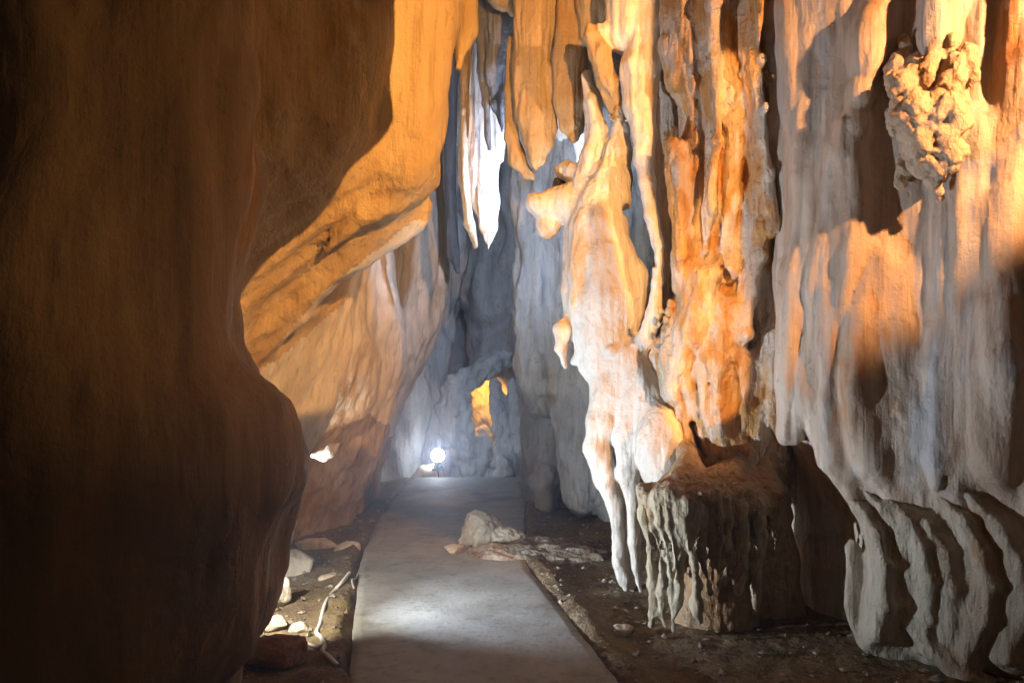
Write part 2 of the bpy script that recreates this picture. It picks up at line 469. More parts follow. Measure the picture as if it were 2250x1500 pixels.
# ================================================================== LEFT WALL AND HANGING CURTAIN
ls = Sculpt(0.028, 0.08)
st = {
  3.9: [(0, -2.4), (1.5, -2.3), (2.4, -2.0), (3.0, -1.7), (4.0, -1.35), (5.2, -1.0)],
  4.35: [(0, -2.3), (1.2, -2.2), (1.9, -1.95), (2.45, -1.55), (2.8, -1.1), (3.6, -.80), (4.4, -.62), (5.2, -.5)],
  4.75: [(0, -2.1), (.8, -2.0), (1.30, -1.78), (1.75, -1.62), (2.05, -1.38), (2.40, -.90), (2.56, -.55), (2.75, -.47), (3.2, -.42), (3.9, -.31), (5.2, -.2)],
  5.1: [(0, -2.1), (.8, -1.95), (1.30, -1.74), (1.75, -1.58), (2.05, -1.35), (2.35, -.90), (2.52, -.56), (2.70, -.46), (3.2, -.42), (3.9, -.30), (5.2, -.2)],
  5.5: [(0, -2.1), (.7, -1.86), (1.1, -1.70), (1.6, -1.50), (2.05, -1.30), (2.35, -1.0), (2.6, -.72), (3.0, -.60), (4.0, -.48), (5.2, -.4)],
  6.0: [(0, -2.1), (.45, -1.90), (.62, -1.72), (.86, -1.52), (1.1, -1.32), (1.58, -1.20), (2.1, -1.16), (2.4, -1.05), (2.75, -.95), (3.2, -.9), (5.2, -.8)],
  6.45: [(0, -2.1), (.5, -2.0), (.9, -1.70), (1.2, -1.50), (1.6, -1.38), (2.2, -1.30), (2.7, -1.2), (3.2, -1.15), (5.2, -1.1)],
  7.2: [(0, -2.0), (.5, -1.75), (1.0, -1.50), (1.6, -1.28), (2.2, -1.22), (2.7, -1.25), (3.2, -1.25), (5.2, -1.2)],
  8.0: [(0, -1.62), (.3, -1.45), (.63, -1.25), (1.18, -1.12), (1.64, -1.00), (2.1, -1.04), (2.65, -1.26), (3.2, -1.3), (5.2, -1.2)],
  8.7: [(0, -1.6), (.6, -1.42), (1.2, -1.28), (1.8, -1.18), (2.6, -1.2), (3.2, -1.15), (5.2, -1.1)],
  9.5: [(0, -1.6), (.68, -1.38), (1.2, -1.20), (1.6, -.98), (2.0, -.80), (2.5, -.74), (3.2, -.72), (5.2, -.8)],
  10.2: [(0, -1.85), (.7, -1.8), (1.2, -1.55), (1.8, -1.15), (2.5, -1.0), (3.2, -1.0), (5.2, -1.1)],
  12.0: [(0, -2.3), (.7, -2.2), (1.2, -1.8), (2.5, -1.1), (5.2, -1.1)],
  14.0: [(0, -2.2), (.7, -2.0), (1.2, -1.6), (2.5, -.9), (5.2, -.8)],
}
ls.add(Wall(st, 1, (-3.0, 3.9, -.5), (0.1, 14.0, 5.3)), 0.05)
# folds on the shaded front of the curtain, and its hanging lobe beside the dark gap
ls.chain([(640, -300, 4.35, 70), (640, 60, 4.35, 62), (622, 220, 4.3, 48), (600, 330, 4.35, 34), (575, 400, 4.4, 16)], .10)
ls.chain([(760, -300, 4.5, 95), (765, 100, 4.5, 85), (740, 280, 4.5, 70), (690, 380, 4.5, 45)], .12)
ls.chain([(905, -300, 4.75, 100), (930, 60, 4.75, 78), (925, 240, 4.75, 66), (905, 370, 4.75, 58)], .14)
ls.chain([(1018, -200, 5.35, 30), (1016, 60, 5.35, 22), (1006, 140, 5.35, 13)], .03)
ls.chain([(955, 385, 4.85, 26), (880, 440, 4.75, 20), (800, 480, 4.7, 16), (720, 560, 4.75, 10)], .06)
ls.chain([(915, 475, 5.06, 26), (850, 520, 5.04, 20), (780, 565, 5.03, 24), (710, 620, 5.03, 20), (650, 690, 5.05, 20), (590, 760, 5.1, 14)], .20)
ls.chain([(752, 968, 6.9, 6), (800, 925, 7.3, 8), (860, 912, 7.7, 6)], .03, 3.0, 'sub')
# crack behind the lower edge of the flap
ls.chain([(756, 960, 6.55, 22), (700, 1010, 6.4, 30), (650, 1090, 6.3, 34), (600, 1190, 6.3, 40)], .04, 1.6, 'sub')
v, f = ls.mesh()
def ld(v):
    near = np.clip((7.0-v[:, 1])/1.5, 0, 1)
    w2 = v.copy(); t = 2.85-v[:, 2]; w2[:, 0] += 1.35*np.where(t > 0, t*t/(t+.25+1e-6), 0)*near; w2[:, 2] *= np.where(t > 0, .6, 1)
    fr = (0.026*flute(w2, 4.6, .08, 3)+.009*flute(w2, 15, .06, 6, 1.0)+.004*flute(w2, 34, .05, 9, 1.5))*near + 0.028*flute(v, 3.0, .35, 5)*(1-near*.6)
    return fr + 0.035*fbm(v, 1.7, 3, 2) + 0.012*fbm(v, 9, 3, 8, .25) + (1-near)*0.03*fbm(v, 5, 3, 12)
v = displace(v, f, ld, .10, 1.2, 1)
c = v[f].mean(1)
# the curtain is what hangs above its lower edge
edge = np.interp(c[:, 0], [-2.2, -1.7, -1.2, -.6], [1.35, 1.45, 2.0, 2.45])
low = (c[:, 1] > 6.35) & (c[:, 2] < np.interp(c[:, 1], [6.3, 7.4, 8.4, 10], [.85, 1.08, .85, .5])+.10*fbm(c, 2.5, 3, 77))  # lower rear wall, takes the tan with shade in its colour
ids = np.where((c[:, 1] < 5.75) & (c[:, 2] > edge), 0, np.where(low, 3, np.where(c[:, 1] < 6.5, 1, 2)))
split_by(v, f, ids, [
    ('flowstone_curtain', M_OCHRE, dict(label='huge ochre rock curtain lit orange, hanging from the ceiling left of the path', cat='rock curtain')),
    ('cave_wall_left', M_TAN, dict(kind='structure')),
    ('cave_wall_left_rear', M_TAN, dict(kind='structure')),
    ('cave_wall_left_base', M_TAN_SHADED, dict(kind='structure'))])

# ================================================================== NEAR DARK PILLAR
ns = Sculpt(0.030, 0.12)
ns.slab([(-900, -500), (430, -500), (470, 0), (525, 200), (540, 290), (556, 350), (566, 395), (560, 440), (545, 500), (520, 590), (499, 650), (502, 740),
         (545, 840), (628, 888), (636, 930), (655, 1000), (650, 1060), (622, 1130), (600, 1200), (590, 1290), (560, 1385), (495, 1480), (470, 1760), (-900, 1760)], 3.35, .55, .40, gx=-.10)
ns.chain([(200, -500, 3.0, 150), (190, 150, 3.0, 130), (180, 330, 3.0, 110)], .25)
ns.chain([(420, -400, 3.1, 110), (430, 200, 3.05, 90), (450, 500, 3.0, 70), (440, 900, 2.98, 90), (470, 1400, 3.0, 60)], .3)
ns.chain([(560, 960, 3.2, 90), (575, 1030, 3.2, 80)], .2)
ns.chain([(120, 560, 2.9, 170), (150, 1000, 2.85, 200), (170, 1700, 2.9, 190)], .3)
v, f = ns.mesh((-3.4, 2.2, -.3), (2, 4.4, 5))
v = displace(v, f, lambda v: 0.030*flute(v, 3.2, .09, 11)+.003*flute(v, 11, .07, 14, 1.0)+0.06*fbm(v, 1.8, 4, 4, .6)+0.022*fbm(v, 6, 4, 9, .4, .55), .08, 1.1, 4)
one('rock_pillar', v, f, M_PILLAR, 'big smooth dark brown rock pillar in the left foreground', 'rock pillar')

# bright rock inside the crack
for q, lb in (([(744, 974, 6.42, 4), (730, 986, 6.42, 13), (712, 996, 6.42, 13), (690, 1000, 6.40, 7)], 'upper white lit rock glimpsed through the narrow crack in the left wall'),
              ([(650, 1104, 6.35, 6), (642, 1145, 6.3, 11), (626, 1185, 6.3, 14)], 'sliver of white rock showing just beside the dark pillar, low in the crack')):
    s = Sculpt(0.014, .03); s.chain(q, .03)
    v, f = s.mesh(); v = displace(v, f, lambda v: .012*fbm(v, 16, 4, 3), .03, 5, 2)
    one('crack_filling_rock', v, f, M_PALE, lb, 'rock')
# unseen blockers added round the orange lamp, above the frame, to shape its shadows
s = Sculpt(.012, .06)
s.add(ChainW([(1.52, 1.90, 5.3, .30), (1.49, 1.94, 4.2, .25), (1.473, 1.95, 3.2, .235), (1.43, 1.95, 2.78, .20)]), .05)
s.add(ChainW([(1.46, 1.95, 2.80, .14), (1.20, 1.92, 2.90, .11), (.85, 1.84, 2.97, .11), (.60, 1.70, 2.97, .11)]), .05)
s.add(ChainW([(1.10, 1.88, 2.96, .10), (1.03, 1.88, 3.035, .09), (.97, 1.86, 3.02, .09)]), .04)   # hump of the blocker, keeps the lamp off the left wall foot
s.add(ChainW([(1.145, 1.92, 2.9, .06), (1.140, 1.92, 3.10, .03), (1.138, 1.92, 3.235, .009)]), .02)   # nub added to shade the white column's left side
s.add(ChainW([(1.30, 1.93, 4.2, .12), (1.26, 1.94, 3.6, .08), (1.245, 1.94, 3.40, .05), (1.245, 1.94, 3.365, .04)]), .03)
s.add(ChainW([(1.22, 1.95, 4.2, .10), (1.195, 1.95, 3.5, .03), (1.190, 1.95, 3.25, .016), (1.188, 1.95, 3.175, .009)]), .02)   # thin rod added before the lamp to shade the upper flowstone
v, f = s.mesh((0, 0, 0), (9, 9, 5.2)); v = displace(v, f, lambda v: .006*fbm(v, 7, 3, 3))
one('light_blocker_ledge', v, f, M_OCHRE, kind='structure')
s = Sculpt(.018, .06)  # hanging spikes added out of view to shade the curtain's front
for i in range(16):
    t = i/15; x = .525-.375*t; y = 2.46-.52*t; z = float(np.interp(t, [0, .2, .45, 1], [3.11, 2.96, 2.79, 2.79]))+(.03 if i % 2 else 0)+.012*math.sin(i*2.3)
    s.add(ChainW([(x, y, 5.3, .09), (x, y, 3.6, .075), (x, y, z+.07, .06), (x, y, z, .014)]), .03)
v, f = s.mesh(); v = displace(v, f, lambda v: .006*fbm(v, 9, 3, 3)+.01*fbm(v, 5, 2, 5, .2))
one('light_blocker_spikes', v, f, M_OCHRE, kind='structure')

# ================================================================== RIGHT WALL
rs = Sculpt(0.020, 0.05)
rst = {
  2.0: [(-.3, 3.3), (5.2, 3.5)],
  2.6: [(-.3, 3.1), (1.5, 3.0), (2.5, 3.4), (5.2, 3.4)],
  3.3: [(-.3, 2.75), (1, 2.7), (2.2, 2.75), (2.8, 3.0), (5.2, 3.0)],
  3.7: [(-.3, 2.6), (.1, 2.48), (.4, 2.50), (.9, 2.50), (1.2, 2.46), (2.5, 2.45), (5.2, 2.45)],
  4.05: [(-.3, 2.4), (.15, 2.24), (.45, 2.28), (.8, 2.22), (1.0, 2.15), (1.2, 2.10), (1.6, 2.10), (2.5, 2.2), (3.2, 2.15), (5.2, 2.1)],
  4.35: [(-.3, 2.05), (.1, 1.98), (.4, 2.02), (.68, 1.94), (.85, 1.80), (1.0, 1.71), (1.5, 1.66), (2.2, 1.72), (3.0, 1.75), (5.2, 1.7)],
  4.6: [(-.3, 2.1), (.6, 2.08), (.85, 1.92), (1.05, 1.68), (1.3, 1.58), (2.2, 1.60), (3.0, 1.62), (5.2, 1.6)],
  4.95: [(-.3, 1.85), (.7, 1.82), (1.0, 1.78), (1.25, 1.68), (1.6, 1.65), (5.2, 1.65)],
  5.5: [(-.3, 1.9), (5.2, 1.8)],
}
rs.add(Wall(rst, -1, (1.2, 2.0, -.3), (3.6, 5.5, 5.2)), .05)
CH = rs.chain
CH([(1765, -300, 4.62, 58), (1765, 100, 4.60, 52), (1768, 400, 4.56, 46), (1762, 600, 4.52, 40), (1758, 850, 4.52, 42), (1735, 955, 4.55, 26)], .06)
CH([(1700, -300, 4.9, 62), (1700, 60, 4.86, 52), (1712, 250, 4.84, 34), (1740, 420, 4.75, 22)], .06)
CH([(1850, -300, 4.48, 60), (1850, 100, 4.46, 56), (1835, 330, 4.42, 48), (1822, 640, 4.38, 40), (1815, 880, 4.36, 36), (1840, 1010, 4.34, 30), (1885, 1085, 4.32, 24), (1915, 1130, 4.3, 14)], .07)
CH([(1945, -200, 4.3, 60), (1935, 40, 4.26, 50), (1912, 95, 4.22, 50)], .04)
rs.ball(1908, 120, 4.20, 47, 62, k=.03); rs.ball(1888, 205, 4.22, 32, 36, k=.03)
CH([(1868, 280, 4.25, 34), (1852, 330, 4.26, 26), (1880, 430, 4.28, 36), (1890, 560, 4.28, 40), (1890, 700, 4.25, 36), (1890, 860, 4.24, 42), (1920, 1010, 4.22, 44), (1960, 1075, 4.22, 30), (2000, 1130, 4.2, 16)], .08)
CH([(1985, -200, 4.4, 30), (1990, 100, 4.4, 20)], .05)
CH([(1965, 600, 4.22, 50), (1975, 760, 4.18, 46), (1990, 900, 4.14, 44), (2015, 1040, 4.14, 34), (2035, 1100, 4.14, 22), (2060, 1150, 4.1, 14)], .08)
CH([(2080, -200, 4.02, 52), (2075, 0, 3.98, 50), (2068, 80, 3.96, 38), (2062, 120, 3.95, 22)], .03)
CH([(2200, -200, 3.95, 55), (2190, 40, 3.92, 46), (2185, 200, 3.92, 34), (2150, 330, 3.92, 24)], .05)
CH([(2255, -100, 3.75, 45), (2245, 120, 3.74, 40), (2240, 300, 3.76, 40), (2225, 420, 3.78, 30)], .05)
rs.ball(2165, 320, 3.90, 56, 100, k=.05)
CH([(2110, 420, 3.98, 40), (2100, 620, 4.0, 46), (2100, 820, 4.0, 52), (2095, 980, 4.0, 40), (2105, 1070, 4.0, 26), (2125, 1130, 3.98, 14)], .10)
CH([(2200, 480, 3.85, 60), (2200, 800, 3.82, 70), (2200, 1010, 3.84, 50)], .12)
CH([(2050, 880, 4.02, 24), (2055, 1000, 4.0, 22), (2058, 1060, 4.0, 12)], .03)
# dark slots
CH([(1716, 385, 4.7, 5), (1722, 460, 4.7, 13), (1724, 560, 4.7, 12), (1722, 610, 4.7, 4)], .02, 4, 'sub')
rs.ball(1905, 40, 4.05, 34, 12, 26, k=.02, op='sub')
v, f = rs.mesh()
def rd(v):
    low = np.clip((1.2-v[:, 2])/.5, 0, 1)
    a = 0.030*flute(v, 5.5, .09, 21)+.022*flute(v, 2.8, .12, 23)+0.008*flute(v, 14, .07, 25, 1.0)
    b = 0.011*fbm(v, 8, 5, 28, .40, .55)
    return a*(1-.6*low)+b+0.03*fbm(v, 1.8, 2, 22)
v = displace(v, f, rd, .05, 1.8, 20)
one('cave_wall_right', v, f, M_WALL, kind='structure')

# nodular lump hanging on the right wall
s = Sculpt(0.011, .016)
for a in [(1992, 190, 3.90, 30, 46), (2008, 240, 3.84, 40, 48), (2040, 160, 3.86, 22, 44), (2105, 165, 3.80, 26, 52), (2130, 130, 3.84, 18, 30), (2142, 150, 3.82, 14, 42),
          (2090, 245, 3.78, 36, 66), (2060, 270, 3.80, 26, 60), (2030, 300, 3.84, 30, 56), (2075, 330, 3.82, 32, 48), (2050, 345, 3.86, 28, 40), (2060, 390, 3.92, 12, 34), (2030, 365, 3.92, 20, 28), (2085, 100, 3.9, 22, 30)]:
    s.ball(a[0], a[1], a[2], a[3], a[4], tag='nodule')
s.ball(2055, 250, 4.0, 78, 150)
rl_ = np.random.RandomState(9)
for i in range(22):
    a = rl_.uniform(0, 6.28); q = rl_.uniform(.95, 1.35)
    s.ball(2055+82*q*math.cos(a), 255+155*q*math.sin(a), 3.99+.10*rl_.rand()-.06*math.cos(a), rl_.uniform(12, 26), rl_.uniform(14, 34), k=.03, tag='nodule')
v, f = s.mesh()
v = displace(v, f, lambda v: .050*(.55-worley(v, 12, 3))+.018*(.5-worley(v, 27, 5))+.005*fbm(v, 40, 2, 3), .05, 4, 7)
r = empty('nodular_lump', base_of(v), 'cauliflower shaped orange lit mineral lump high on the right wall', 'mineral lump')
parts_by_tag(r, v, f, {'': M_NODULE}, s, 'body')

# ribbed drapery at the foot of the right wall
s = Sculpt(0.014, .025)
ribs = [
 [(1862, 1090, 4.34, 12), (1888, 1120, 4.28, 17), (1915, 1165, 4.22, 20), (1932, 1235, 4.18, 23), (1930, 1320, 4.18, 25), (1915, 1385, 4.22, 22), (1898, 1420, 4.30, 10)],
 [(1893, 1075, 4.28, 12), (1935, 1115, 4.20, 18), (1968, 1165, 4.15, 20), (1985, 1250, 4.13, 24), (1985, 1330, 4.15, 24), (1965, 1400, 4.22, 14)],
 [(1950, 1095, 4.2, 10), (1985, 1135, 4.12, 18), (2015, 1195, 4.07, 22), (2030, 1270, 4.05, 25), (2028, 1350, 4.08, 24), (2020, 1420, 4.12, 16)],
 [(1985, 1110, 4.15, 10), (2030, 1145, 4.06, 18), (2065, 1205, 4.0, 22), (2080, 1285, 3.98, 26), (2078, 1360, 4.0, 26), (2070, 1450, 4.02, 20)],
 [(2060, 1090, 4.05, 14), (2105, 1140, 3.97, 22), (2140, 1205, 3.92, 24), (2155, 1275, 3.9, 28), (2140, 1350, 3.92, 28), (2110, 1440, 3.96, 22)],
 [(2120, 1085, 3.95, 16), (2180, 1150, 3.88, 26), (2220, 1230, 3.83, 30), (2225, 1330, 3.82, 34), (2190, 1440, 3.86, 30)]]
for q, rw in zip(ribs, (.68, .42, .55, .36, .64, .5)):
    s.chain([(a, b, c-.01-.02*(rw-.5), max(r*rw, 5)) for a, b, c, r in q], .035, 2.5, tag='rib')
    s.chain([(a+26, b, c+.032, r*1.2) for a, b, c, r in q], .06, 1.6)
s.slab([(1872, 1180), (1858, 1200), (1862, 1260), (1856, 1330), (1866, 1370), (1885, 1412), (1905, 1425), (1925, 1330), (1925, 1240)], 4.33, .035, .03, k=.03, tag='rib_edge')
s.chain([(1995, 1370, 4.12, 10), (2050, 1430, 4.0, 16), (2120, 1490, 3.9, 22), (2220, 1530, 3.85, 26)], .04, 1.2, tag='rib_foot')
s.chain([(1985, 1130, 4.28, 58), (1985, 1400, 4.29, 80)], .06, .7)
s.chain([(2090, 1100, 4.13, 64), (2085, 1400, 4.14, 80)], .06, .7)
s.chain([(2210, 1100, 3.98, 70), (2210, 1400, 4.0, 80)], .06, .7)
v, f = s.mesh((0, 3, -.15), (4, 6, 4))
v = displace(v, f, lambda v: .003*flute(v, 20, .12, 3)+.006*fbm(v, 9, 4, 5, .4), .015, 2.5, 9)
M_RIB = rock_mat('dun_rib_stone', (.54, .49, .41), (.42, .36, .28), (.14, .09, .06), stain=(.34, .22, .13), stain_amt=.42, streak=.3, speck=.4, bump=.8)
r = empty('ribbed_drapery', base_of(v), 'row of curved pale rock ribs at the foot of the right wall', 'rock drapery')
parts_by_tag(r, v, f, {'': M_RIB}, s, 'backing')

# ================================================================== ORANGE FLOWSTONE BEHIND THE PEDESTAL
ms = Sculpt(0.012, 0.035)
ms.slab([(1440, -300), (1452, 60), (1462, 180), (1500, 220), (1500, 300), (1480, 330), (1478, 420), (1496, 560), (1490, 650), (1462, 720), (1440, 780), (1452, 850), (1470, 900),
         (1480, 1000), (1470, 1100), (1760, 1100), (1770, 600), (1760, -300)], 5.36, .24, .12)
def MC(pts, k=.03, ky=1.0, op='add'):
    return ms.chain(pts, k*2.0, ky*1.5, op) if op == 'add' else ms.chain(pts, k, ky, op)
ms.slab([(1430, -300), (1510, -300), (1510, 220), (1500, 700), (1440, 690), (1446, 420), (1440, 300)], 5.92, .20, .1)
MC([(1490, -300, 5.2, 45), (1500, 20, 5.2, 32), (1520, 200, 5.18, 26), (1530, 380, 5.18, 24), (1525, 520, 5.2, 18), (1520, 590, 5.22, 8)], .03)
MC([(1545, -300, 5.14, 40), (1548, 40, 5.14, 24), (1556, 160, 5.12, 18), (1556, 330, 5.12, 17), (1552, 470, 5.14, 17), (1545, 560, 5.16, 8), (1535, 592, 5.18, 3)], .02, 2.5)
MC([(1478, 325, 5.14, 20), (1486, 380, 5.12, 24), (1498, 470, 5.12, 24), (1502, 560, 5.14, 22), (1492, 630, 5.18, 14)], .025)
MC([(1470, 100, 5.25, 22), (1478, 180, 5.25, 18), (1498, 260, 5.22, 13)], .02)
MC([(1600, -300, 5.1, 50), (1595, 20, 5.08, 34), (1592, 130, 5.06, 24), (1598, 220, 5.04, 30), (1610, 275, 5.04, 18), (1612, 350, 5.06, 20), (1605, 450, 5.08, 22), (1600, 540, 5.1, 20), (1590, 600, 5.1, 28)], .025)
MC([(1650, -300, 5.05, 46), (1635, 40, 5.02, 18), (1642, 170, 5.0, 13), (1652, 270, 4.98, 12), (1668, 400, 4.98, 11), (1682, 520, 5.0, 9)], .015, 5.0)
MC([(1660, 30, 5.02, 14), (1672, 200, 5.0, 11), (1690, 380, 4.98, 10), (1702, 480, 4.98, 8), (1708, 560, 5.0, 7)], .015, 5.0)
MC([(1625, 60, 5.06, 10), (1628, 180, 5.02, 9), (1645, 330, 5.0, 9), (1660, 470, 5.02, 10)], .015, 5.0)
MC([(1652, 430, 5.06, 24), (1658, 510, 5.04, 28), (1652, 570, 5.04, 24), (1640, 640, 5.06, 20), (1622, 740, 5.06, 18), (1610, 820, 5.1, 14)], .025, 2.0)
MC([(1540, 620, 5.12, 36), (1520, 720, 5.14, 34), (1480, 800, 5.2, 24), (1475, 860, 5.22, 18)], .03)
MC([(1590, 680, 5.1, 34), (1570, 790, 5.1, 36), (1575, 900, 5.08, 34), (1590, 990, 5.06, 28), (1600, 1040, 5.06, 20)], .03)
MC([(1690, 590, 5.05, 26), (1690, 680, 5.06, 26), (1680, 800, 5.06, 26), (1670, 900, 5.05, 26), (1655, 1000, 5.05, 24), (1660, 1060, 5.05, 24)], .03)
MC([(1640, 800, 5.08, 26), (1636, 900, 5.05, 24), (1620, 980, 5.05, 24), (1640, 1050, 5.05, 20)], .03)
MC([(1515, 800, 5.16, 12), (1518, 860, 5.16, 10), (1535, 940, 5.14, 12), (1552, 1020, 5.12, 10)], .02)
MC([(1500, 780, 5.16, 14), (1500, 850, 5.18, 10), (1508, 880, 5.2, 10)], .02)
MC([(1700, 900, 5.1, 30), (1700, 1040, 5.1, 30)], .03)
MC([(1712, -300, 5.0, 44), (1708, 60, 4.98, 36), (1706, 300, 4.98, 26), (1718, 500, 4.98, 22), (1722, 700, 5.0, 26), (1716, 900, 5.04, 30)], .05)
for q in [(1450, 680), (1462, 700), (1445, 710), (1470, 682), (1456, 730), (1478, 664)]:
    ms.ball(q[0], q[1], 5.25, 9, 10, k=.01)
# hollows
MC([(1474, 232, 5.3, 14), (1478, 270, 5.3, 18), (1482, 296, 5.3, 8)], .02, 6, 'sub')
MC([(1586, 590, 5.02, 3), (1596, 612, 5.02, 7), (1604, 630, 5.02, 4)], .01, 3, 'sub')
MC([(1558, 842, 5.02, 5), (1560, 870, 5.02, 3)], .01, 3, 'sub')
MC([(1510, 925, 5.3, 10), (1520, 970, 5.3, 12), (1545, 1020, 5.3, 10)], .02, 6, 'sub')
MC([(1630, 140, 4.92, 6), (1634, 165, 4.95, 6)], .02, 2, 'sub')
v, f = ms.mesh()
def md(v):
    low = np.clip((2.1-v[:, 2])/.3, 0, 1)
    return (0.016*flute(v, 9, .10, 41)+.009*flute(v, 20, .09, 44, 1.0)+.004*flute(v, 42, .08, 48, 1.4))*(1-.45*low) + low*(.022*flute(v, 8, .35, 47)+.014*fbm(v, 14, 3, 45, .6))+.012*fbm(v, 15, 4, 46, .5, .6)
v = displace(v, f, md, .035, 2.4, 40)
one('stained_flowstone', v, f, M_ORANGE, 'tall fluted flowstone face streaked orange and white, rising behind the round pedestal', 'flowstone')

# ================================================================== PEDESTAL WITH DRIP FRINGE
s = Sculpt(0.011, .02)
s.ball(1562, 1092, 4.76, 132, 36, 112, k=.03)
s.ball(1486, 1084, 4.66, 66, 26, 70, k=.05); s.ball(1630, 1092, 4.76, 70, 34, 80, k=.05); s.ball(1540, 1062, 4.85, 70, 14, 60, k=.05)
s.ball(1560, 1130, 4.84, 118, 50, 90, k=.05)
s.chain([(1575, 1130, 4.86, 90), (1580, 1420, 4.86, 94)], .04, .8)
s.ball(1590, 1080, 5.02, 120, 30, 110, k=.08)
s.chain([(1490, 1066, 4.80, 34), (1505, 1030, 4.98, 28), (1512, 990, 5.12, 20)], .08)
s.chain([(1600, 1062, 4.86, 44), (1612, 1020, 5.02, 38), (1618, 960, 5.14, 24)], .09)
s.chain([(1676, 1076, 4.90, 40), (1688, 1020, 5.02, 34), (1692, 960, 5.12, 22)], .08)
s.chain([(1672, 1100, 4.90, 58), (1695, 1220, 4.94, 58), (1710, 1420, 4.96, 60)], .05)
dr = [
 [(1418, 1075, 4.58, 16), (1414, 1130, 4.56, 13), (1424, 1200, 4.56, 9), (1436, 1280, 4.57, 9), (1442, 1345, 4.58, 10), (1436, 1368, 4.6, 6)],
 [(1432, 1090, 4.50, 14), (1436, 1160, 4.49, 10), (1450, 1230, 4.50, 7), (1456, 1300, 4.53, 8), (1462, 1372, 4.56, 7)],
 [(1448, 1085, 4.46, 15), (1452, 1150, 4.45, 9), (1466, 1220, 4.47, 8), (1476, 1290, 4.5, 7), (1478, 1385, 4.52, 6)],
 [(1468, 1088, 4.43, 13), (1474, 1160, 4.42, 9), (1486, 1240, 4.44, 7), (1490, 1310, 4.48, 7), (1482, 1350, 4.5, 5)],
 [(1486, 1084, 4.42, 16), (1488, 1150, 4.41, 9), (1496, 1220, 4.43, 8), (1500, 1290, 4.46, 7), (1488, 1340, 4.5, 6)],
 [(1510, 1100, 4.40, 15), (1506, 1150, 4.39, 10), (1514, 1200, 4.41, 8), (1528, 1245, 4.42, 6)],
 [(1528, 1110, 4.40, 13), (1528, 1190, 4.40, 8), (1530, 1245, 4.42, 7), (1532, 1290, 4.43, 12), (1530, 1330, 4.44, 15), (1534, 1368, 4.46, 5)],
 [(1546, 1120, 4.42, 10), (1550, 1220, 4.44, 4), (1558, 1270, 4.46, 4), (1568, 1310, 4.48, 3)],
 [(1574, 1094, 4.40, 12), (1586, 1130, 4.40, 8), (1592, 1180, 4.42, 4), (1592, 1190, 4.43, 3)],
 [(1600, 1100, 4.42, 13), (1606, 1150, 4.44, 6), (1588, 1235, 4.5, 5), (1584, 1290, 4.52, 4)],
 [(1630, 1105, 4.48, 14), (1632, 1200, 4.52, 9), (1625, 1300, 4.6, 7)],
 [(1665, 1105, 4.54, 16), (1668, 1220, 4.6, 10), (1660, 1340, 4.7, 8)]]
for q in dr: s.chain(q, .018, 1.0, tag='drip')
rng = np.random.RandomState(5)
for i in range(60):
    x0 = rng.uniform(1410, 1690) if i % 3 == 0 else rng.uniform(1410, 1560); dd = 4.40+abs(x0-1540)**1.6/130**1.6*.17
    y1 = rng.uniform(1150, 1300); sx = rng.uniform(4, 40)*(y1-1090)/200
    pts = [(x0-3, 1066, dd+.06, 8), (x0, 1088, dd, 8)]
    for k in range(1, 5):
        t = k/4; pts.append((x0+sx*t+rng.uniform(-4, 4), 1088+(y1-1088)*t, dd+.07*t+.005, 7-4.0*t))
    s.chain(pts, .012)
v, f = s.mesh((0, 3, -.12), (4, 6, 4))
v = displace(v, f, lambda v: .008*fbm(v, 20, 3, 5)+.008*flute(v, 14, .2, 6)+.035*fbm(v, 4.5, 3, 7), .04, 4, 3)
r = empty('drip_fringed_pedestal', base_of(v), 'round flat topped stalagmite pedestal with a fringe of drips down its front', 'stalagmite')
M_CAP = rock_mat('brown_pedestal_stone', (.50, .38, .25), (.38, .26, .16), (.15, .08, .04), stain=(.36, .18, .08), stain_amt=.42, streak=.3, speck=.6, bump=1.0)
parts_by_tag(r, v, f, {'': M_CAP, 'drip': M_OLIVE}, s, 'cap')

# ================================================================== THE WHITE COLUMN
cs = Sculpt(0.0115, 0.03)
A = lambda pts, k=.04, ky=1.0, op='add', tag=None: cs.chain(pts, k, ky, op, tag)
# trunk
A([(1330, 440, 5.75, 62), (1318, 500, 5.72, 66), (1325, 580, 5.70, 76), (1335, 660, 5.68, 84), (1335, 730, 5.68, 72), (1340, 800, 5.66, 54), (1352, 860, 5.62, 52)], .05, .9)
A([(1372, 620, 5.70, 56), (1380, 690, 5.68, 46), (1360, 760, 5.66, 40)], .04)
A([(1266, 480, 5.85, 26), (1262, 560, 5.82, 26), (1262, 640, 5.8, 28), (1280, 720, 5.76, 34), (1300, 800, 5.72, 32)], .05)
# cone up to the band, left arm, horn
A([(1366, 250, 5.72, 13), (1362, 280, 5.72, 18), (1352, 340, 5.74, 32), (1338, 400, 5.76, 50), (1325, 460, 5.76, 62)], .02, 1.0, tag='cone')
A([(1284, 168, 5.85, 12), (1300, 225, 5.83, 18), (1314, 285, 5.81, 21), (1302, 345, 5.8, 26), (1284, 405, 5.8, 28), (1280, 470, 5.8, 34)], .02, 1.0, tag='arm')
A([(1296, 62, 5.55, 13), (1300, 80, 5.55, 17), (1318, 120, 5.56, 24), (1340, 180, 5.6, 20), (1356, 230, 5.66, 14), (1366, 262, 5.70, 11)], .02, 1.0, tag='horn')
A([(1308, 150, 5.6, 8), (1322, 185, 5.62, 9), (1345, 250, 5.68, 8)], .015, tag='horn')
A([(1400, -300, 5.6, 70), (1390, -20, 5.58, 58), (1370, 70, 5.58, 46), (1330, 72, 5.56, 22)], .04)
A([(1430, -300, 5.55, 40), (1420, 60, 5.52, 40), (1408, 150, 5.5, 44), (1405, 230, 5.5, 34), (1418, 300, 5.5, 26), (1412, 350, 5.5, 22)], .03)
